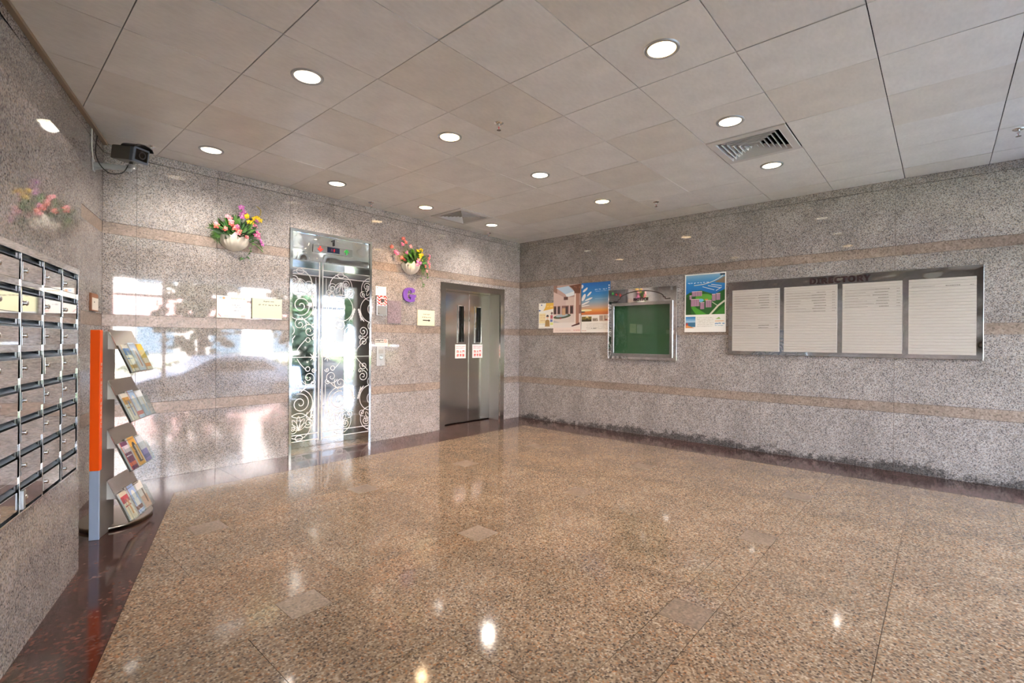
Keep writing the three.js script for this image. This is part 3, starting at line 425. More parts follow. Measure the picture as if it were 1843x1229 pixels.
poster('poster', 'poster of a blue sky over an orange sunset with small photos below', 1.272, 1.78, 1.448, 2.208, canvasTex(508, 760, (x, w, h) => {
  const g = x.createLinearGradient(0, 0, 0, 490); g.addColorStop(0, '#0f62b0'); g.addColorStop(0.35, '#2f86c8'); g.addColorStop(0.62, '#94a6b8'); g.addColorStop(0.78, '#d2a98c'); g.addColorStop(0.86, '#eaa24e'); g.addColorStop(0.94, '#d97a3c'); g.addColorStop(1, '#c9764e'); x.fillStyle = g; x.fillRect(0, 0, w, 490);
  x.fillStyle = '#f3ebe6'; for (const [a, b, c, d, e] of [[10, 50, 24, 30, 0.4], [60, 110, 44, 18, -0.6], [40, 220, 26, 60, 0.5], [140, 170, 50, 14, -0.7], [130, 250, 70, 14, -0.3], [70, 310, 80, 12, -0.35], [90, 90, 14, 26, 0.6], [60, 350, 90, 7, -0.1]]) { x.beginPath(); x.ellipse(a, b, c, d, e, 0, 7); x.fill(); }
  x.fillStyle = '#f6e9b8'; x.beginPath(); x.ellipse(70, 420, 120, 16, 0, 0, 7); x.fill(); x.fillStyle = '#2c2a30'; x.beginPath(); x.ellipse(20, 444, 50, 9, 0, 0, 7); x.fill(); x.fillStyle = '#b9d2ea'; scribble(x, 240, 450, 100, 22, 0.75, 94); scribble(x, 250, 450, 132, 10, 0.8, 95); x.fillStyle = '#f3efe9'; for (const q of [60, 96, 130]) { x.beginPath(); x.arc(484, q, 11, 0, 7); x.fill(); } x.fillStyle = '#a7c3dc'; x.fillRect(240, 246, 260, 4);
  x.fillStyle = '#efe9e0'; x.fillRect(0, 490, w, 270); x.fillStyle = '#7e6c2e'; x.fillRect(8, 516, 176, 76); x.fillStyle = '#3d3416'; x.fillRect(8, 560, 176, 32); x.fillStyle = '#f2dc96'; x.beginPath(); x.arc(104, 530, 22, 0, 7); x.fill(); x.fillStyle = '#221d16'; x.fillRect(94, 530, 18, 40); x.fillStyle = '#b7a694'; x.fillRect(200, 540, 90, 50); x.fillStyle = '#6c5344'; scribble(x, 204, 288, 560, 24, 0.8, 96); x.fillStyle = '#d9c4b0'; x.fillRect(322, 500, 160, 92); x.fillStyle = '#3f2d26'; for (const q of [326, 346, 366, 412]) x.fillRect(q, 506, 8, 76); x.fillStyle = '#a34d30'; x.fillRect(420, 560, 40, 20); x.fillStyle = '#8fae4c'; x.fillRect(470, 520, 30, 20);
  x.fillStyle = '#bdb7ac'; for (let i = 0; i < 5; i++) scribble(x, 90, 480, 622 + i * 20, 9, 0.85, 100 + i); x.fillStyle = '#c9705f'; scribble(x, 14, 90, 728, 12, 0.9, 106); x.fillStyle = '#8f8a80'; scribble(x, 180, 260, 690, 16, 0.9, 107);
}));
poster('poster', 'white bordered poster of a seaside estate and marina from above', 2.9, 3.425, 1.443, 2.2, canvasTex(525, 757, (x, w, h) => {
  x.fillStyle = '#f1ede6'; x.fillRect(0, 0, w, h); x.save(); x.beginPath(); x.rect(14, 14, 497, 516); x.clip();
  const g = x.createLinearGradient(0, 14, 0, 330); g.addColorStop(0, '#8fb6cc'); g.addColorStop(0.35, '#2f86c6'); g.addColorStop(1, '#0f5aa6'); x.fillStyle = g; x.fillRect(14, 14, 497, 340);
  x.fillStyle = '#2a5f2a'; x.beginPath(); x.moveTo(14, 270); x.lineTo(60, 240); x.lineTo(210, 215); x.lineTo(380, 275); x.lineTo(511, 215); x.lineTo(511, 530); x.lineTo(14, 530); x.fill(); x.fillStyle = '#4f9a34'; x.beginPath(); x.moveTo(70, 340); x.lineTo(150, 440); x.lineTo(290, 530); x.lineTo(150, 530); x.lineTo(80, 430); x.fill(); x.fillStyle = '#244a24'; x.fillRect(14, 300, 70, 230);
  x.strokeStyle = '#e3d8c2'; x.lineWidth = 9; x.beginPath(); x.moveTo(120, 148); x.lineTo(240, 140); x.quadraticCurveTo(400, 110, 486, 40); x.stroke(); x.fillStyle = '#2c4250'; x.fillRect(450, 14, 61, 24); x.fillStyle = '#80705c'; x.beginPath(); x.moveTo(380, 120); x.lineTo(511, 50); x.lineTo(511, 140); x.fill();
  x.strokeStyle = '#e8e4da'; x.lineWidth = 7; for (const [a, b, c, d] of [[230, 170, 380, 220], [300, 160, 450, 196], [340, 146, 470, 172], [400, 230, 470, 190]]) { x.beginPath(); x.moveTo(a, b); x.lineTo(c, d); x.stroke(); }
  x.fillStyle = '#5ba03a'; x.beginPath(); x.ellipse(250, 310, 110, 46, 0, 0, 7); x.fill(); x.fillStyle = '#6cc0da'; x.beginPath(); x.ellipse(210, 345, 36, 22, 0, 0, 7); x.fill();
  const tower = (q, b, hh, n) => { for (let i = 0; i < n; i++) { x.fillStyle = i % 2 ? '#b98fa0' : '#8d6884'; x.fillRect(q + i * 11, b - hh, 11, hh); } x.fillStyle = '#e6cfd0'; x.fillRect(q, b - hh - 5, n * 11, 6); };
  tower(92, 290, 60, 12); tower(60, 330, 50, 3); tower(80, 420, 90, 10); tower(200, 460, 84, 5); tower(270, 440, 88, 7); tower(350, 360, 84, 4); tower(400, 350, 80, 5); x.fillStyle = '#e28a3e'; x.fillRect(260, 330, 40, 14);
  x.strokeStyle = '#d8d2c2'; x.lineWidth = 22; x.beginPath(); x.moveTo(320, 540); x.lineTo(430, 420); x.lineTo(511, 360); x.stroke(); x.lineWidth = 8; x.beginPath(); x.moveTo(350, 370); x.lineTo(420, 420); x.stroke(); x.fillStyle = '#3f8030'; x.beginPath(); x.moveTo(380, 530); x.lineTo(511, 410); x.lineTo(511, 530); x.fill();
  x.fillStyle = '#d7e4ee'; for (let i = 0; i < 7; i++) scribble(x, 40 + i * 40, 58 + i * 40, 108, 18, 1, 110 + i); x.restore();
  const g2 = x.createLinearGradient(0, 560, 0, 640); g2.addColorStop(0, '#2f7fc0'); g2.addColorStop(1, '#cfdfe8'); x.fillStyle = g2; x.fillRect(14, 556, 128, 80); x.fillStyle = '#3c6f8e'; x.fillRect(14, 630, 128, 60); x.fillStyle = '#d88f50'; x.beginPath(); x.moveTo(14, 660); x.lineTo(130, 704); x.lineTo(14, 704); x.fill(); x.fillStyle = '#b8402e'; x.fillRect(18, 640, 26, 30);
  x.fillStyle = '#c4bfb4'; for (let i = 0; i < 6; i++) scribble(x, 160, 370, 566 + i * 22, 10, 0.85, 120 + i); x.fillStyle = '#9cc06a'; x.beginPath(); x.moveTo(396, 592); x.lineTo(440, 566); x.lineTo(460, 590); x.fill(); x.fillStyle = '#e6b98c'; x.fillRect(390, 612, 110, 10); x.fillStyle = '#2f7fb8'; scribble(x, 390, 495, 640, 18, 0.95, 128); x.fillStyle = '#9db8c8'; scribble(x, 390, 495, 668, 12, 0.9, 129);
}), 0.008);
// ---------------------------------------------------------------- notice board
{
  const nb = thing('notice_board', 'mirror steel notice case with a green board behind glass', 'notice board', [0, 1.564, 2.29], TR);
  const w = 1.03, h = 1.0, ow = 0.845, y0 = 1.142 - 1.564, y1 = 1.826 - 1.564, cx = 0.005, d = 0.05;
  const s = new THREE.Shape([[-w / 2, -h / 2], [w / 2, -h / 2], [w / 2, h / 2], [-w / 2, h / 2]].map((p) => new THREE.Vector2(...p)));
  const hole = (g) => new THREE.Path([[cx - ow / 2 - g, y0 - g], [cx - ow / 2 - g, y1 + g], [cx + ow / 2 + g, y1 + g], [cx + ow / 2 + g, y0 - g]].map((p) => new THREE.Vector2(...p)));
  s.holes.push(hole(0.002)); part('case', new THREE.ExtrudeGeometry(s, { depth: d - 0.004, bevelEnabled: true, bevelSize: 0.003, bevelThickness: 0.003, bevelSegments: 2 }), M.mirror, nb);
  part('green_board', box(ow, y1 - y0, 0.006), hex(0x0c4c24, 0.7), nb, [cx, (y0 + y1) / 2, 0.006]).userData.label = 'dark green felt board';
  const fr = new THREE.Shape([[cx - ow / 2 - 0.04, y0 - 0.04], [cx + ow / 2 + 0.04, y0 - 0.04], [cx + ow / 2 + 0.04, y1 + 0.04], [cx - ow / 2 - 0.04, y1 + 0.04]].map((p) => new THREE.Vector2(...p))); fr.holes.push(hole(0));
  const door = part('glass_door_frame', new THREE.ExtrudeGeometry(fr, { depth: 0.012, bevelEnabled: true, bevelSize: 0.002, bevelThickness: 0.002, bevelSegments: 1 }).translate(0, 0, d), M.steel, nb);
  part('glass_pane', box(ow, y1 - y0, 0.004), M.glass, door, [cx, (y0 + y1) / 2, d + 0.004]);
  part('lock', cyl(0.009, 0.009, 0.01, 16).rotateX(Math.PI / 2), M.chrome, door, [cx + ow / 2 + 0.02, -0.08, d + 0.017]);
  part('title_lettering', text('NOTICE', 0.225, 0.042, 0.003, fSans, 0.0025), M.maroon, nb, [0.0, 0.345, d]);
  part('title_line', tube([[-0.43, 0.335, d], [-0.36, 0.337, d], [-0.355, 0.36, d], [-0.33, 0.362, d], [-0.325, 0.385, d], [-0.2, 0.44, d], [0, 0.462, d], [0.2, 0.44, d], [0.325, 0.385, d], [0.33, 0.362, d], [0.355, 0.36, d], [0.36, 0.337, d], [0.43, 0.335, d]], 0.0065, 120, 6), M.maroon, nb);
}
// ---------------------------------------------------------------- directory
{
  const dr = thing('directory_board', 'wide mirror steel directory with four ribbed cream letter panels', 'directory', [0, 1.61, 4.603], TR);
  const w = 2.276, h = 0.89;
  const back = new THREE.PlaneGeometry(w - 0.006, h - 0.006, 90, 36), bp = back.attributes.position, wn = valueNoise(13, 611);
  for (let i = 0; i < bp.count; i++) { const e = Math.min(1, (Math.min(w / 2 - Math.abs(bp.getX(i)), h / 2 - Math.abs(bp.getY(i)))) / 0.06); bp.setZ(i, e * (wn((bp.getX(i) + 2) * 0.5, (bp.getY(i) + 2) * 0.5) - 0.5) * 0.004); }
  back.computeVertexNormals(); part('mirror_sheet', back, M.mirror, dr, [0, 0, 0.0305]);
  const rim = new THREE.Shape([[-w / 2, -h / 2], [w / 2, -h / 2], [w / 2, h / 2], [-w / 2, h / 2]].map((p) => new THREE.Vector2(...p)));
  part('backing', new THREE.ExtrudeGeometry(rim, { depth: 0.024, bevelEnabled: true, bevelSize: 0.003, bevelThickness: 0.003, bevelSegments: 2 }).translate(0, 0, 0.001), M.steel, dr);
  const rows = [[[0.1, 3, 4], 6, [14, 15]], [[0, 2, 5], 8, []], [[0, 2, 5], 7, []], [[0, 2, 5], 1, []]];
  [[3.513, 4.033], [4.083, 4.598], [4.646, 5.15], [5.2, 5.694]].forEach(([a, b], k) => {
    const pw = b - a, y0 = 1.207 - 1.61, y1 = 1.953 - 1.61, n = 25, ph = (y1 - y0) / n, prof = [[0, y0]];
    for (let i = 0; i < n; i++) { const yb = y0 + i * ph; prof.push([0.012, yb + 0.0008], [0.014, yb + 0.004], [0.014, yb + ph - 0.005], [0.0095, yb + ph - 0.0036], [0.0095, yb + ph - 0.0008]); }
    prof.push([0, y1]);
    const g = new THREE.ExtrudeGeometry(new THREE.Shape(prof.map((p) => new THREE.Vector2(...p))), { depth: pw, bevelEnabled: false }).rotateY(-Math.PI / 2).translate(pw / 2, 0, 0);
    const panel = part('letter_panel', g, hex(0xb9b1a8, 0.42), dr, [(a + b) / 2 - 4.603, 0, 0.031]);
    panel.userData.label = 'ribbed cream letter panel';
    const list = []; const bar = (x0, x1, row, hgt) => { let x = x0; while (x < x1) { const l = rr(0.006, 0.016); list.push(box(l, hgt * rr(0.7, 1), 0.0012, x + l / 2, y1 - (row + 0.55) * ph, 0.0146)); x += l + 0.003; } };
    const put2 = (r) => { bar(-pw / 2 + 0.022, -pw / 2 + rr(0.13, 0.3), r, 0.0038); const e = pw / 2 - 0.115; bar(e - rr(0.07, 0.13), e, r, 0.0068); bar(pw / 2 - 0.045, pw / 2 - 0.02, r, 0.0045); };
    for (let r = 0; r < rows[k][1]; r++) put2(r + 2 + (k === 3 ? 0 : 0)); for (const r of rows[k][2]) put2(r);
    const lt = part('slotted_lettering', merge(list), hex(0x5e534a, 0.5), panel); lt.userData.kind = 'stuff';
  });
  part('title_lettering', text('DIRECTORY', 0.556, 0.068, 0.006, fSans, 0.0028), M.maroon, dr, [0.012, 0.393, 0.031]).userData.label = 'dark maroon raised title letters';
  for (const [x, y] of [[-1.1, 0.42], [1.1, 0.4], [1.1, -0.42], [-1.1, -0.42]]) part('fixing_stud', cyl(0.012, 0.012, 0.008, 14).rotateX(Math.PI / 2), M.chrome, dr, [x, y, 0.034]);
}
// ---------------------------------------------------------------- ceiling fittings
const lens = { warm: hex(0xfff2dc, 0.4, 0, { emissive: 0xffd9a0, emissiveIntensity: 9 }), frost: hex(0xfffaf0, 0.5, 0, { emissive: 0xffedcf, emissiveIntensity: 3.2 }) };
const trimGeo = new THREE.LatheGeometry([[0.074, 0.006], [0.078, -0.004], [0.084, -0.009], [0.092, -0.0095], [0.098, -0.006], [0.1, 0]].map((p) => new THREE.Vector2(...p)), 40), lensGeo = new THREE.CylinderGeometry(0.078, 0.078, 0.003, 40), baffle = new THREE.LatheGeometry([[0.079, -0.0045], [0.074, 0.001]].map((p) => new THREE.Vector2(...p)), 40);
const WARM = { '1,2': 1, '1,1': 1, '2,0': 1, '3,1': 1 };
const DLAB = {
  '0,0': 'frosted white downlight in the ceiling above the planter left of the lift', '1,0': 'frosted white downlight in the ceiling just before the lift', '2,0': 'warm halogen downlight next to the diffuser beside the fire door', '3,0': 'frosted white downlight in the ceiling before the fire door',
  '0,1': 'frosted white downlight in the second row out from the lift wall, nearest the left wall', '1,1': 'warm halogen downlight in the second row out from the lift wall', '2,1': 'frosted white downlight between two warm halogen ones in the second row', '3,1': 'warm halogen downlight in the ceiling before the posters',
  '0,2': 'frosted white downlight in the third row, nearest the mailbox wall', '1,2': 'warm halogen downlight in the third row, large and glaring', '2,2': 'frosted white downlight beside the diffuser, on its side towards the mailboxes', '3,2': 'frosted white downlight between the diffuser and the directory wall',
};
for (let i = 0; i < 4; i++) for (let j = 0; j < 3; j++) {
  const warm = WARM[`${i},${j}`], x = -4.884 + i * 1.2035, z = 0.552 + j * 1.8425;
  const t = thing('downlight', DLAB[`${i},${j}`] ?? (warm ? 'bright warm recessed halogen downlight with a pale metal ring' : 'soft white recessed downlight with frosted lens and metal ring'), 'downlight', [x, H - 0.001, z], 0, warm ? 'warm halogen downlights' : 'frosted white downlights');
  part('ring', trimGeo, M.alu, t); part('baffle', baffle, M.trimTan, t); part('lens', lensGeo, warm ? lens.warm : lens.frost, t, [0, -0.003, 0]);
  const sp = new THREE.SpotLight(warm ? 0xffd3a0 : 0xfff6ea, (warm ? 8 : 6) * (j ? 1 : 1.5), 0, warm ? 1.05 : 1.3, 0.9, 2); sp.position.set(x, H - 0.014, z); sp.target.position.set(x, 0, z); sp.castShadow = true; sp.shadow.radius = 3; scene.add(sp, sp.target);
}
DIFF.forEach(([i, j], k) => {
  const cx = cellX(i) + SX / 2, cz = cellZ(j) + SZ / 2;
  const d = thing('air_diffuser', k ? 'square louvred air diffuser in the ceiling beside the fire door' : 'square louvred air diffuser between two downlights near the directory', 'air diffuser', [cx, H, cz]);
  const w = 0.594, o = new THREE.Shape([[-w / 2, -w / 2], [w / 2, -w / 2], [w / 2, w / 2], [-w / 2, w / 2]].map((p) => new THREE.Vector2(...p))), q = 0.245;
  o.holes.push(new THREE.Path([[-q, -q], [-q, q], [q, q], [q, -q]].map((p) => new THREE.Vector2(...p))));
  part('frame', new THREE.ExtrudeGeometry(o, { depth: 0.01, bevelEnabled: true, bevelSize: 0.002, bevelThickness: 0.002, bevelSegments: 1 }).rotateX(Math.PI / 2).translate(0, 0.004, 0), hex(0xc9c6c4, 0.4), d);
  for (let r = 0; r < 7; r++) {                                       // nested sloping square louvres
    const a = 0.245 - r * 0.036, b = a - 0.014, P = [], y0 = -0.008, y1 = 0.03, c = (s, y) => [[-s, y, -s], [s, y, -s], [s, y, s], [-s, y, s]], lo = c(a, y0), up = c(b, y1), lo2 = c(a - 0.003, y0 - 0.002), up2 = c(b - 0.003, y1);
    for (let e = 0; e < 4; e++) { const f = (e + 1) % 4; for (const [A, B] of [[lo, up], [up2, lo2], [lo2, lo], [up, up2]]) P.push(...A[e], ...B[e], ...B[f], ...A[e], ...B[f], ...A[f]); }
    const g = new THREE.BufferGeometry(); g.setAttribute('position', new THREE.Float32BufferAttribute(P, 3)); g.computeVertexNormals();
    part('louvre', g, hex(0xcfcdcd, 0.42, 0, { side: THREE.DoubleSide }), d);
  }
  part('duct_box', merge([box(0.58, 0.004, 0.58, 0, 0.15, 0), box(0.004, 0.13, 0.58, -0.29, 0.085, 0), box(0.004, 0.13, 0.58, 0.29, 0.085, 0), box(0.58, 0.13, 0.004, 0, 0.085, -0.29), box(0.58, 0.13, 0.004, 0, 0.085, 0.29)]), M.void, d);
});
{
  const where = ['pendent chrome fire sprinkler head between the two rows of halogen downlights', 'pendent chrome fire sprinkler head beside the security camera', 'pendent chrome fire sprinkler head above the lift call panel', 'pendent chrome fire sprinkler head over the floor before the notice board', 'pendent chrome fire sprinkler head over the far end of the directory', 'pendent chrome fire sprinkler head above the corner by the fire door'];
  [[-3.597, 2.874], [-5.258, 0.23], [-3.038, 0.198], [-0.831, 2.872], [-0.879, 5.89], [-0.913, 0.142]].forEach(([x, z], k) => {
    const s = thing('sprinkler', where[k], 'sprinkler', [x, H, z], 0, 'ceiling sprinkler heads');
    part('escutcheon', new THREE.LatheGeometry([[0.0, -0.012], [0.018, -0.011], [0.034, -0.004], [0.036, 0.001]].map((p) => new THREE.Vector2(...p)), 28), M.chrome, s);
    part('body', cyl(0.009, 0.011, 0.022, 14), M.chrome, s, [0, -0.02, 0]); part('bulb', cyl(0.0035, 0.0035, 0.022, 10), hex(0xb01818, 0.1), s, [0, -0.04, 0]);
    part('yoke', merge([tube([[0.009, -0.028, 0], [0.013, -0.04, 0], [0.003, -0.054, 0]], 0.002, 10, 6), tube([[-0.009, -0.028, 0], [-0.013, -0.04, 0], [-0.003, -0.054, 0]], 0.002, 10, 6)]), M.chrome, s);
    part('deflector', cyl(0.017, 0.017, 0.002, 20), M.dullSteel, s, [0, -0.055, 0]);
  });
}
// ---------------------------------------------------------------- security camera on its wall arm
{
  const c = thing('security_camera', 'dark box security camera on a grey wall arm below the ceiling', 'camera', LW(0, 2.7, 0.33), TH);   // local x leaves the wall, z runs along it
  const arm = part('wall_arm', rbox(0.25, 0.04, 0.034, 0.006, 0.13, 0, 0), M.alu, c, [0, 0, 0], [0, -0.05, 0.02]);
  part('wall_plate', rbox(0.008, 0.1, 0.06, 0.003, 0.005, 0, 0), M.alu, arm); part('arm_rib', new THREE.ExtrudeGeometry(new THREE.Shape([[0, -0.045], [0.1, -0.012], [0, -0.012]].map((p) => new THREE.Vector2(...p))), { depth: 0.006, bevelEnabled: false }).translate(0.006, 0, -0.003), M.alu, arm);
  part('swivel', cyl(0.024, 0.03, 0.035, 20), M.alu, c, [0.25, 0.024, 0.012]); part('bracket', cyl(0.012, 0.018, 0.03, 14), hex(0x4a4844, 0.4), c, [0.25, 0.05, 0.012]);
  const head = new THREE.Group(); head.name = 'housing'; head.position.set(0.25, 0.125, 0.012); head.rotation.set(0, 0.83, 0, 'YXZ'); head.scale.setScalar(1.45); head.rotation.x = 0.16; c.add(head);
  const body = part('housing_shell', rbox(0.088, 0.078, 0.15, 0.008, 0, 0, -0.02), hex(0x55504a, 0.45), head); body.userData.label = 'olive grey metal housing';
  part('sunshield', new THREE.ExtrudeGeometry((() => { const s = new THREE.Shape(); s.moveTo(-0.056, 0.0); s.absarc(0, 0.0, 0.056, Math.PI, 0, true); s.lineTo(0.052, 0); s.absarc(0, 0, 0.052, 0, Math.PI, false); return s; })(), { depth: 0.1, bevelEnabled: false, curveSegments: 16 }).scale(1, 0.5, 1).translate(0, 0.032, -0.01), hex(0x17181a, 0.35), head);
  part('front_bezel', rbox(0.094, 0.084, 0.03, 0.006, 0, 0, 0.06), hex(0x4c5664, 0.35), head); part('front_window', rbox(0.07, 0.06, 0.004, 0.002, 0, 0, 0.076), M.blackGloss, head); part('lens_ring', new THREE.TorusGeometry(0.018, 0.004, 8, 24).translate(0, 0, 0.079), M.black, head);
  part('cable', tube([[0.235, 0.03, 0.03], [0.2, -0.045, 0.05], [0.12, -0.06, 0.04], [0.06, -0.01, 0.03], [0.02, 0.09, 0.0], [0.012, 0.2, -0.05], [0.008, 0.28, -0.1]], 0.004, 40, 8), M.black, c); part('feed_wire', tube([[0.012, 0.03, 0.04], [0.01, 0.12, 0.07], [0.008, 0.28, 0.06]], 0.004, 16, 8), M.paper, c);
}
// ---------------------------------------------------------------- mailbox bank on the block
{
  const mb = thing('mailbox_bank', 'mirror steel bank of small mailboxes set in the granite block', 'mailboxes', LW(BN + 0.0005, 0, 0), Math.PI / 2 + TH);
  const c0 = 2.042, pitch = 0.25, nc = 5, yT = 1.645, rp = 0.13, s1 = c0 + pitch * nc;
  part('back_box', box(s1 - 2.03, 1.04, 0.004), hex(0x23282e, 0.5), mb, [-(s1 + 2.03) / 2, 1.13, 0.002]);
  const F = (name, sa, sb, ya, yb, d, m, par = mb) => part(name, rbox(sb - sa, yb - ya, d, 0.0012), m, par, [-(sa + sb) / 2, (ya + yb) / 2, d / 2]);
  F('surround', 2.022, c0, 0.598, 1.664, 0.03, M.mirror); F('surround', s1, s1 + 0.02, 0.598, 1.664, 0.03, M.mirror); F('surround', c0, s1, 1.634, 1.664, 0.03, M.mirror); F('surround', c0, s1, 0.598, 0.606, 0.03, M.mirror);
  const flapG = box(0.2, 0.002, 0.026), doorG = rbox(0.212, 0.0735, 0.006, 0.0015), railG = rbox(0.236, 0.0265, 0.024, 0.0015), knobG = new THREE.LatheGeometry([[0, 0.011], [0.006, 0.0105], [0.0095, 0.008], [0.0105, 0.005], [0.009, 0.0025], [0.007, 0]].map((p) => new THREE.Vector2(...p)), 18).rotateX(Math.PI / 2), flapM = hex(0x4c5c6c, 0.35, 0.6), ends = box(0.02, 0.022, 0.016);
  for (let k = 0; k < nc; k++) {
    const sc = c0 + pitch * (k + 0.5);
    F('divider', c0 + pitch * (k + 1) - 0.004, c0 + pitch * (k + 1) + 0.004, 0.606, 1.634, 0.0295, M.chrome);
    for (let r = 0; r < 8; r++) {
      const y = yT - r * rp;
      part('slot_flap', flapG, flapM, mb, [-sc - 0.006, y - 0.026, 0.016], [0.75, 0, 0]); part('slot_end', ends, M.black, mb, [-(sc - 0.106), y - 0.0245, 0.012]);
      const dr = part('mailbox_door', doorG, M.mirror, mb, [-sc, y - 0.0795, 0.0245]);
      const kn = part('door_knob', knobG, M.chrome, dr, [-0.082, 0.002, 0.003]);
      const aj = { '0,2': 1, '0,3': 1, '2,4': 1, '2,5': 1, '1,3': 0.5, '1,4': 1, '2,7': 0.8, '0,7': 0.4 }[`${k},${r}`]; dr.rotation.y = aj ? -0.03 * aj : rr(-0.006, 0.006); dr.rotation.x = rr(-0.006, 0.006); if (aj) dr.position.z += 0.0035;
      if (r < 7) part('rail', railG, M.mirror, mb, [-sc, y - 0.1295, 0.014]);
    }
  }
  part('latch_plate', rbox(0.022, 0.075, 0.012, 0.002), M.alu, mb, [-(c0 + pitch * 3 - 0.014), yT - 7 * rp - 0.08, 0.034]);
}
// ---------------------------------------------------------------- brochure stand and its brochures
{
  const sp = LW(0.287, 0, 0.985), turn = TH - 0.1749, st = thing('brochure_stand', 'orange fronted brochure stand with four sloping holders on an oval base', 'brochure stand', sp, turn);
  part('base', new THREE.LatheGeometry([[0, 0], [1, 0], [1.0, 0.022], [0.985, 0.028], [0, 0.028]].map((p) => new THREE.Vector2(...p)), 64).scale(0.205, 1, 0.268), hex(0xa79c8c, 0.3, 1), st);
  part('post', rbox(0.045, 1.345, 0.222, 0.003, 0.028, 0.6735, 0.29), M.rackSteel, st);
  const ch = (y0, y1, m, n) => part(n, merge([rbox(0.052, y1 - y0, 0.006, 0.002, 0.028, (y0 + y1) / 2, 0.404), box(0.003, y1 - y0, n[0] === 'o' ? 0.034 : 0.012, 0.0525, (y0 + y1) / 2, n[0] === 'o' ? 0.387 : 0.398), box(0.003, y1 - y0, 0.03, 0.0035, (y0 + y1) / 2, 0.388)]), m, st);
  ch(0.446, 1.352, M.orange, 'orange_front'); ch(0.001, 0.445, M.blueGrey, 'grey_front');
  part('side_lettering', text('PLEASE TAKE ONE', 0.42, 0.013, 0.001).rotateZ(Math.PI / 2).rotateY(Math.PI / 2), hex(0xf4c4ac, 0.5), st, [0.0545, 0.93, 0.388]);
  const tilt = Math.atan2(0.124, 0.29), L = 0.3154, zc = 0.115, zw = 0.372;
  const covers = [['#e9e2d2', '#4f79b0', '#c9a25a'], ['#c4d9ee', '#efeae2', '#a04a34'], ['#e8c63a', '#f3ead0', '#d88a2c'], ['#efe6d6', '#d19a4e', '#5c86bd'], ['#b9d2ee', '#f1eeea', '#c4544a'], ['#e9ecef', '#a8bccf', '#d9c9a8'], ['#6d2558', '#e8d8e2', '#e8734e'], ['#f0b24a', '#3a3540', '#e9ddc9'], ['#dfe3ec', '#8a86c4', '#5a5f96'], ['#efe0c4', '#b8434a', '#e09a4e'], ['#a9bfe8', '#f1eee8', '#7e4a3c'], ['#efe9e4', '#d9b29c', '#6a4436']];
  const what = ['cream and blue', 'pale blue', 'yellow', 'tan and white', 'blue and white', 'silver white', 'dark purple', 'orange and black', 'lilac', 'cream with red band', 'light blue', 'white portrait'], tier = ['top', 'second', 'third', 'bottom'];
  [1.354, 1.02, 0.69, 0.352].forEach((yt, k) => {
    const hold = part('holder', box(0.003, L, zw), M.dullSteel, st, [0.056 + 0.062, yt - 0.145, zc], [0, 0, tilt]);   // local y runs up the slope, x points out
    part('pocket_front', box(0.003, 0.15, zw), M.acrylic, hold, [0.034, -L / 2 + 0.076, 0]); part('pocket_floor', box(0.036, 0.003, zw), M.acrylic, hold, [0.018, -L / 2 + 0.0015, 0]);
    for (const s of [-1, 1]) part('pocket_side', box(0.036, 0.17, 0.003), M.acrylic, hold, [0.018, -L / 2 + 0.085, s * (zw / 2 - 0.002)]);
    for (const z of [-0.06, 0.065]) part('divider_wire', box(0.03, 0.003, 0.1), M.chrome, hold, [0.018, -L / 2 + 0.2, z]);
    const br = new THREE.Shape([[0.0505, yt - 0.004], [0.054, yt - 0.004], [0.108, yt - 0.128], [0.0505, yt - 0.128]].map((p) => new THREE.Vector2(...p)));
    part('side_bracket', new THREE.ExtrudeGeometry(br, { depth: 0.14, bevelEnabled: false }).translate(0, 0, 0.15), hex(0xdad9d2, 0.5), st);
    for (let b = 0; b < 3; b++) {
      const id = k * 3 + b, [c1, c2, c3] = covers[id], bw = 0.104, bh = 0.2 + (b === 1 ? 0.01 : 0);
      const tex = canvasTex(104, 200, (x, w, h) => { x.fillStyle = c1; x.fillRect(0, 0, w, h); x.fillStyle = c2; if (id % 3 === 0) { x.fillRect(0, 30, w, 50); x.fillRect(10, 100, 84, 8); } else if (id % 3 === 1) { x.beginPath(); x.ellipse(56, 70, 26, 34, 0, 0, 7); x.fill(); x.fillRect(30, 100, 56, 80); } else { x.fillRect(0, 110, w, 90); } x.fillStyle = c3; if (id % 2) { x.fillRect(60, 60, 18, 110); } else { x.fillRect(0, 150, w, 26); x.fillRect(0, 0, 8, h); } });
      const m = single('brochure', rbox(0.012, bh, bw, 0.001), [std({ map: tex, roughness: 0.35 }), M.paper, M.paper, M.paper, M.paper, M.paper], `${what[id]} brochure in the ${tier[k]} holder of the orange stand`, 'brochure', null, null, 'brochures in the orange stand');
      const loc = new THREE.Vector3(0.009 + rr(0, 0.006), -L / 2 + 0.004 + bh / 2, 0.122 - b * 0.122).applyEuler(new THREE.Euler(0, 0, tilt)).add(new THREE.Vector3(0.118, yt - 0.145, zc)).applyEuler(new THREE.Euler(0, turn, 0)).add(new THREE.Vector3(...sp));
      m.position.copy(loc); m.quaternion.setFromEuler(new THREE.Euler(0, turn, 0)).multiply(new THREE.Quaternion().setFromEuler(new THREE.Euler(rr(-0.02, 0.02), 0, tilt)));
    }
  });
}
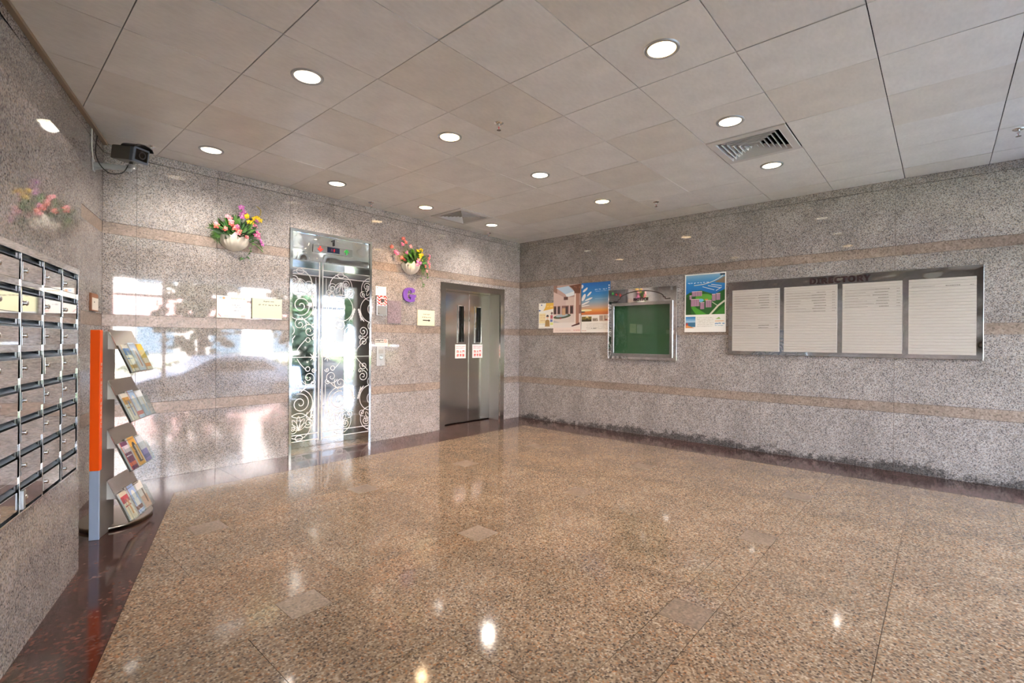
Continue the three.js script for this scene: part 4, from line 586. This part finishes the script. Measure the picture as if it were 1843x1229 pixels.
// ---------------------------------------------------------------- wall planters with artificial flowers
function leafGeo(l, w, curl = 0.25) { const g = new THREE.PlaneGeometry(w, l, 4, 8).translate(0, l / 2, 0), p = g.attributes.position; for (let i = 0; i < p.count; i++) { const v = p.getY(i) / l, s = Math.sin(Math.PI * Math.min(1, v * 0.92 + 0.08)); p.setX(i, p.getX(i) * s * (1 - v * 0.25)); p.setZ(i, curl * l * v * v - Math.abs(p.getX(i)) * 0.35); } g.computeVertexNormals(); return g; }
function blossomGeo(r, petals = 5) { const l = []; for (let k = 0; k < petals; k++) { const g = new THREE.SphereGeometry(1, 8, 6).scale(r * 0.33, r * 0.5, r * 0.07).translate(0, r * 0.52, 0).rotateX(rr(-0.5, -0.1)).rotateZ(k / petals * Math.PI * 2); l.push(g); } return merge(l); }
const petalM = { pink: hex(0xf08d98, 0.6), rose: hex(0xe06a9c, 0.6), lilac: hex(0xc568b4, 0.6), coral: hex(0xee7468, 0.6), yellow: hex(0xf6d010, 0.55) }, greens = [hex(0x2f5a22, 0.55), hex(0x3f7a2a, 0.5), hex(0x4f7c32, 0.5), hex(0x24431f, 0.6)], heart = hex(0xf6e9d8, 0.6);
function planter(label, cx, flip, data) {
  const g = thing('wall_planter', label, 'planter', [cx, 2.2, 0.0]);
  const nu = 56, nv = 14, P = [], I = [], wv = 0.145, hv = 0.15;     // fluted half shell, open at the top
  for (const skin of [0, 1]) for (let j = 0; j <= nv; j++) for (let i = 0; i <= nu; i++) {
    const a = Math.PI * i / nu, v = j / nv, rib = 1 + 0.045 * Math.cos(a * 22) * v, q = Math.sqrt(1 - (1 - v) * (1 - v)) * rib * (skin ? 0.93 : 1), side = Math.cos(a) * flip;
    P.push(Math.cos(a) * q * wv, v * (hv + 0.02 * Math.cos(a * 11) * v + (side < 0 ? -side * 0.03 : 0)) + (skin ? 0.004 : 0), 0.002 + Math.sin(a) * q * 0.115);
  }
  const off = (nv + 1) * (nu + 1), id = (s, j, i) => s * off + j * (nu + 1) + i;
  for (let j = 0; j < nv; j++) for (let i = 0; i < nu; i++) { I.push(id(0, j, i), id(0, j + 1, i), id(0, j, i + 1), id(0, j, i + 1), id(0, j + 1, i), id(0, j + 1, i + 1)); I.push(id(1, j, i), id(1, j, i + 1), id(1, j + 1, i), id(1, j, i + 1), id(1, j + 1, i + 1), id(1, j + 1, i)); }
  for (let i = 0; i < nu; i++) I.push(id(0, nv, i), id(1, nv, i), id(0, nv, i + 1), id(0, nv, i + 1), id(1, nv, i), id(1, nv, i + 1));
  const sh = new THREE.BufferGeometry(); sh.setAttribute('position', new THREE.Float32BufferAttribute(P, 3)); sh.setIndex(I); sh.computeVertexNormals();
  part('shell_vase', sh, M.shell, g).userData.label = 'fluted ivory shell vase'; part('foam', box(0.2, 0.03, 0.07), greens[3], g, [0, 0.12, 0.05]);
  const gBl = [blossomGeo(0.034), blossomGeo(0.03), blossomGeo(0.028, 6)], gLf = [leafGeo(0.115, 0.05), leafGeo(0.09, 0.042), leafGeo(0.12, 0.012, 0.5)], up = new THREE.Vector3(0, 1, 0), root = new THREE.Vector3(0, 0.12, 0.05);
  for (const [kind, list] of Object.entries(data.flowers)) for (const [x, y] of list) {
    const z = 0.05 + 0.075 * Math.exp(-(x * x) * 40) + rr(0, 0.03) - Math.max(0, y - 0.25) * 0.12, m = part('blossom', gBl[Math.floor(rnd() * 3)], petalM[kind], g, [x, y, z]);
    m.quaternion.setFromUnitVectors(new THREE.Vector3(0, 0, 1), new THREE.Vector3(x * 2 + rr(-0.4, 0.4), rr(-0.2, 0.6), 1).normalize()); part('flower_heart', new THREE.SphereGeometry(0.006, 8, 6), kind === 'yellow' ? petalM.yellow : heart, m, [0, 0, 0.004]);
    if (Math.abs(x) > 0.1 || y > 0.28) part('stem', tube([[root.x * 0.5 + x * 0.2, 0.14, 0.05], [x * 0.7, 0.12 + (y - 0.12) * 0.6, z * 0.8], [x, y, z - 0.008]], 0.002, 10, 5), greens[1], g);
  }
  for (let k = 0; k < 84; k++) {                                      // broad leaves fanning out of the vase
    const a = rr(-1.45, 1.45), d = rr(0.01, 0.13), b = new THREE.Vector3(Math.sin(a) * d * 1.2, 0.14 + Math.cos(a) * d * 0.95, 0.04 + rr(0, 0.07)), dir = new THREE.Vector3(Math.sin(a) + rr(-0.3, 0.3), Math.cos(a) * 0.9 + rr(-0.1, 0.2), rr(0.05, 0.8)).normalize();
    const m = part('leaf', gLf[k % 3 === 2 && k > 30 ? 2 : k % 2], greens[Math.floor(rnd() * 4)], g, [b.x, b.y, b.z]); m.quaternion.setFromUnitVectors(up, dir); m.rotateY(rr(-0.8, 0.8) + Math.PI);
  }
  for (const pts of data.trails) {                                    // hanging ivy
    part('ivy_stem', tube(pts, 0.0018, 24, 5), greens[0], g);
    const cv = new THREE.CatmullRomCurve3(pts.map((p) => new THREE.Vector3(...p)));
    for (let k = 1; k < 9; k++) { const p = cv.getPoint(k / 8.5), m = part('ivy_leaf', gLf[1], greens[k % 3], g, [p.x, p.y, p.z]); m.scale.setScalar(rr(0.28, 0.45)); m.rotation.set(rr(-0.4, 0.6), rr(-0.6, 0.6), rr(-2.4, 2.4)); }
  }
  for (const pts of data.blades) { part('long_leaf', tube(pts, 0.0045, 20, 4).scale(1, 1, 0.6), greens[1], g); }
  for (const [x, y, n, a0] of data.ferns) for (let k = 0; k < n; k++) { const m = part('fern_frond', gLf[2], greens[2], g, [x, y, 0.05]); m.rotation.set(0.3, 0, a0 + (k - n / 2) * 0.19); }
  if (data.spray) { const cv = new THREE.CatmullRomCurve3(data.spray.map((p) => new THREE.Vector3(...p))); part('flower_spray', new THREE.TubeGeometry(cv, 20, 0.004, 6), hex(0x9a8420, 0.6), g); }
  return g;
}
{
  const f1 = (l) => l.map(([x, y]) => [(x - 600) * 0.00053, (955 - y) * 0.00056]), f2 = (l) => l.map(([x, y]) => [(x - 540) * 0.00082, (845 - y) * 0.00068]);
  planter('shell wall planter of pink and yellow flowers left of the lift', -4.515, 1, {
    flowers: { pink: f1([[245, 530], [390, 585], [430, 370], [490, 450], [905, 460], [770, 680], [470, 400], [600, 640]]), coral: f1([[250, 560], [480, 500], [610, 610], [540, 560], [380, 600]]), rose: f1([[600, 530], [980, 600], [1010, 630], [950, 620], [1000, 560], [960, 425]]), lilac: f1([[660, 165], [735, 240], [685, 320], [700, 280], [1000, 330], [1075, 700], [1105, 745]]), yellow: f1([[765, 315], [800, 280], [820, 400], [870, 385], [945, 310], [915, 400], [1015, 270], [1060, 300]]) },
    trails: [[[0.13, 0.14, 0.08], [0.15, 0.08, 0.09], [0.13, 0.0, 0.07], [0.11, -0.05, 0.04], [0.05, -0.09, 0.02]]], blades: [[[0.16, 0.15, 0.07], [0.22, 0.14, 0.08], [0.27, 0.06, 0.07]], [[0.14, 0.12, 0.07], [0.2, 0.09, 0.09], [0.275, 0.03, 0.08]]], ferns: [[-0.13, 0.17, 8, 2.4], [-0.16, 0.19, 5, 1.2]], spray: [[0.21, 0.36, 0.05], [0.245, 0.43, 0.05], [0.243, 0.47, 0.05], [0.205, 0.5, 0.05]],
  });
  planter('shell wall planter of pink and yellow flowers between lift and fire door', -2.3, -1, {
    flowers: { coral: f2([[345, 160], [140, 350], [300, 550], [355, 570], [880, 645], [890, 470], [790, 640], [385, 220]]), pink: f2([[460, 300], [670, 590], [595, 550], [860, 560], [840, 730]]), rose: f2([[330, 270], [200, 450], [220, 470], [555, 650], [910, 400], [870, 530], [880, 600]]), lilac: f2([[390, 445], [640, 610], [570, 590]]), yellow: f2([[600, 360], [670, 340], [715, 410], [640, 450], [700, 450], [640, 510], [700, 520], [665, 400]]) },
    trails: [[[0.1, 0.13, 0.08], [0.13, 0.05, 0.09], [0.15, -0.04, 0.06], [0.19, -0.1, 0.03], [0.19, -0.16, 0.02]], [[0.2, 0.1, 0.06], [0.24, 0.03, 0.06], [0.28, -0.03, 0.03]]], blades: [[[0.12, 0.14, 0.07], [0.18, 0.1, 0.09], [0.2, 0.0, 0.08]]], ferns: [[0.17, 0.16, 7, -2.7], [-0.1, 0.18, 4, 1.4]],
  });
}
// ---------------------------------------------------------------- the street that the polished stone and steel mirror
{
  const land = struct('ground', 'paved landing and street outside the entrance');
  part('landing', prism([[-9, ZF + 0.2], [6, ZF + 0.2], [6, 7.7], [-9, 7.7]], -0.7, -0.005), hex(0x5a5856, 0.6), land); part('road', prism([[-60, 7.7], [60, 7.7], [60, 15.5], [-60, 15.5]], -0.9, -0.62), hex(0x4c4c4e, 0.85), land); part('verge', prism([[-60, 15.5], [60, 15.5], [60, 70], [-60, 70]], -0.9, -0.5), hex(0x7e8a62, 0.95), land);
  for (const [label, cx2, cc] of [['pale blue saloon car parked in the street outside', -1.3, 0xb9cbe2], ['black saloon car parked behind the pale blue one', 4.4, 0x15171c]]) {
    const car = thing('parked_car', label, 'car', [cx2, -0.62, 10.6]);
    const sh = new THREE.Shape(); sh.moveTo(-2.2, 0.3); sh.lineTo(-2.2, 0.66); sh.quadraticCurveTo(-2.1, 0.86, -1.2, 0.93); sh.lineTo(-0.5, 1.34); sh.quadraticCurveTo(0.2, 1.46, 0.9, 1.36); sh.lineTo(1.6, 1.0); sh.lineTo(2.2, 0.96); sh.lineTo(2.28, 0.4); sh.lineTo(1.7, 0.26); sh.lineTo(-1.8, 0.26);
    part('car_body', new THREE.ExtrudeGeometry(sh, { depth: 1.6, bevelEnabled: true, bevelSize: 0.06, bevelThickness: 0.08, bevelSegments: 3 }).translate(0, 0, -0.8), hex(cc, 0.25, 0.2), car);
    for (const s of [-1, 1]) { part('side_window', new THREE.ExtrudeGeometry(new THREE.Shape([[-0.85, 0.98], [-0.42, 1.28], [0.85, 1.3], [1.3, 1.0]].map((p) => new THREE.Vector2(...p))), { depth: 0.01, bevelEnabled: false }).translate(0, 0, s * 0.884 - 0.005), M.blackGloss, car); for (const x of [-1.4, 1.4]) part('wheel', cyl(0.32, 0.32, 0.2, 28).rotateX(Math.PI / 2), M.black, car, [x, 0.32, s * 0.8]); }
  }
  const bld = thing('street_building', 'white and pink building across the street', 'building', [2.5, -0.5, 22]);
  part('wall', box(20, 7, 8), hex(0xf0e4de, 0.8), bld, [0, 3.5, 4]); part('pink_band', box(20, 1.1, 0.1), hex(0xe8b8b4, 0.8), bld, [0, 3.3, -0.05]); for (let k = -3; k <= 3; k++) { part('window', box(1.5, 1.6, 0.12), hex(0x5c6f80, 0.1), bld, [k * 3, 1.9, -0.03]); part('window', box(1.5, 1.4, 0.12), hex(0x5c6f80, 0.1), bld, [k * 3, 5.1, -0.03]); }
  const treeLabels = ['street tree standing among the far parked cars', 'broad dense tree behind the black car', 'tall tree farther along behind the black car', 'dense dark tree at the left end of the street', 'second dense tree at the left end of the street', 'slender tree before the white and pink building'];
  [[3.5, 15.2, 5.2, 1.0], [7.5, 15.6, 6, 1.5], [12.2, 16, 7, 1.5], [-9.6, 14.2, 7, 2.4], [-14.6, 16.5, 8, 2.4], [-0.5, 15.4, 4.6, 0.45]].forEach(([x, z, h, dn], n) => {
    const t = thing('street_tree', treeLabels[n], 'tree', [x, -0.62, z], 0, 'street trees outside'); part('trunk', tube([[0, 0, 0], [0.06, h * 0.25, 0.03], [0, h * 0.5, 0]], 0.14, 10, 8), hex(0x3c2f28, 0.9), t);
    const l = []; for (let k = 0; k < 900 * dn; k++) { const a = rr(0, 6.283), b = Math.acos(rr(-1, 1)), q = Math.cbrt(rnd()) * h * 0.32; l.push(new THREE.PlaneGeometry(0.36, 0.24).rotateX(rr(0, 3)).rotateY(rr(0, 3)).translate(Math.sin(b) * Math.cos(a) * q, h * 0.62 + Math.cos(b) * q * 1.15, Math.sin(b) * Math.sin(a) * q)); }
    const cr = part('crown', merge(l), hex(0x3f5230, 0.7, 0, { side: THREE.DoubleSide }), t); cr.userData.kind = 'stuff';
  });
  const hb = []; for (let k = 0; k < 5200; k++) hb.push(new THREE.PlaneGeometry(0.26, 0.18).rotateX(rr(0, 3)).rotateY(rr(0, 3)).translate(rr(-4.6, 5.5), rr(0, 2.9) * (0.85 + 0.15 * Math.sin(k)), rr(-0.5, 0.5)));
  const hs = single('shrub_foliage', merge(hb), hex(0x36432d, 0.7, 0, { side: THREE.DoubleSide }), 'tall dark shrubs growing behind the black car', 'shrubs', [6.2, -0.62, 12.4]); hs.userData.kind = 'stuff';
  const hg = []; for (let k = 0; k < 2600; k++) hg.push(new THREE.PlaneGeometry(0.16, 0.12).rotateX(rr(0, 3)).rotateY(rr(0, 3)).translate(rr(-12, 12), rr(0, 0.85), rr(-0.4, 0.4)));
  const hm = single('hedge_foliage', merge(hg), hex(0x5f8a3a, 0.7, 0, { side: THREE.DoubleSide }), 'clipped green hedge along the far side of the street', 'hedge', [0, -0.5, 19.2]); hm.userData.kind = 'stuff';
}
renderer.render(scene, camera);
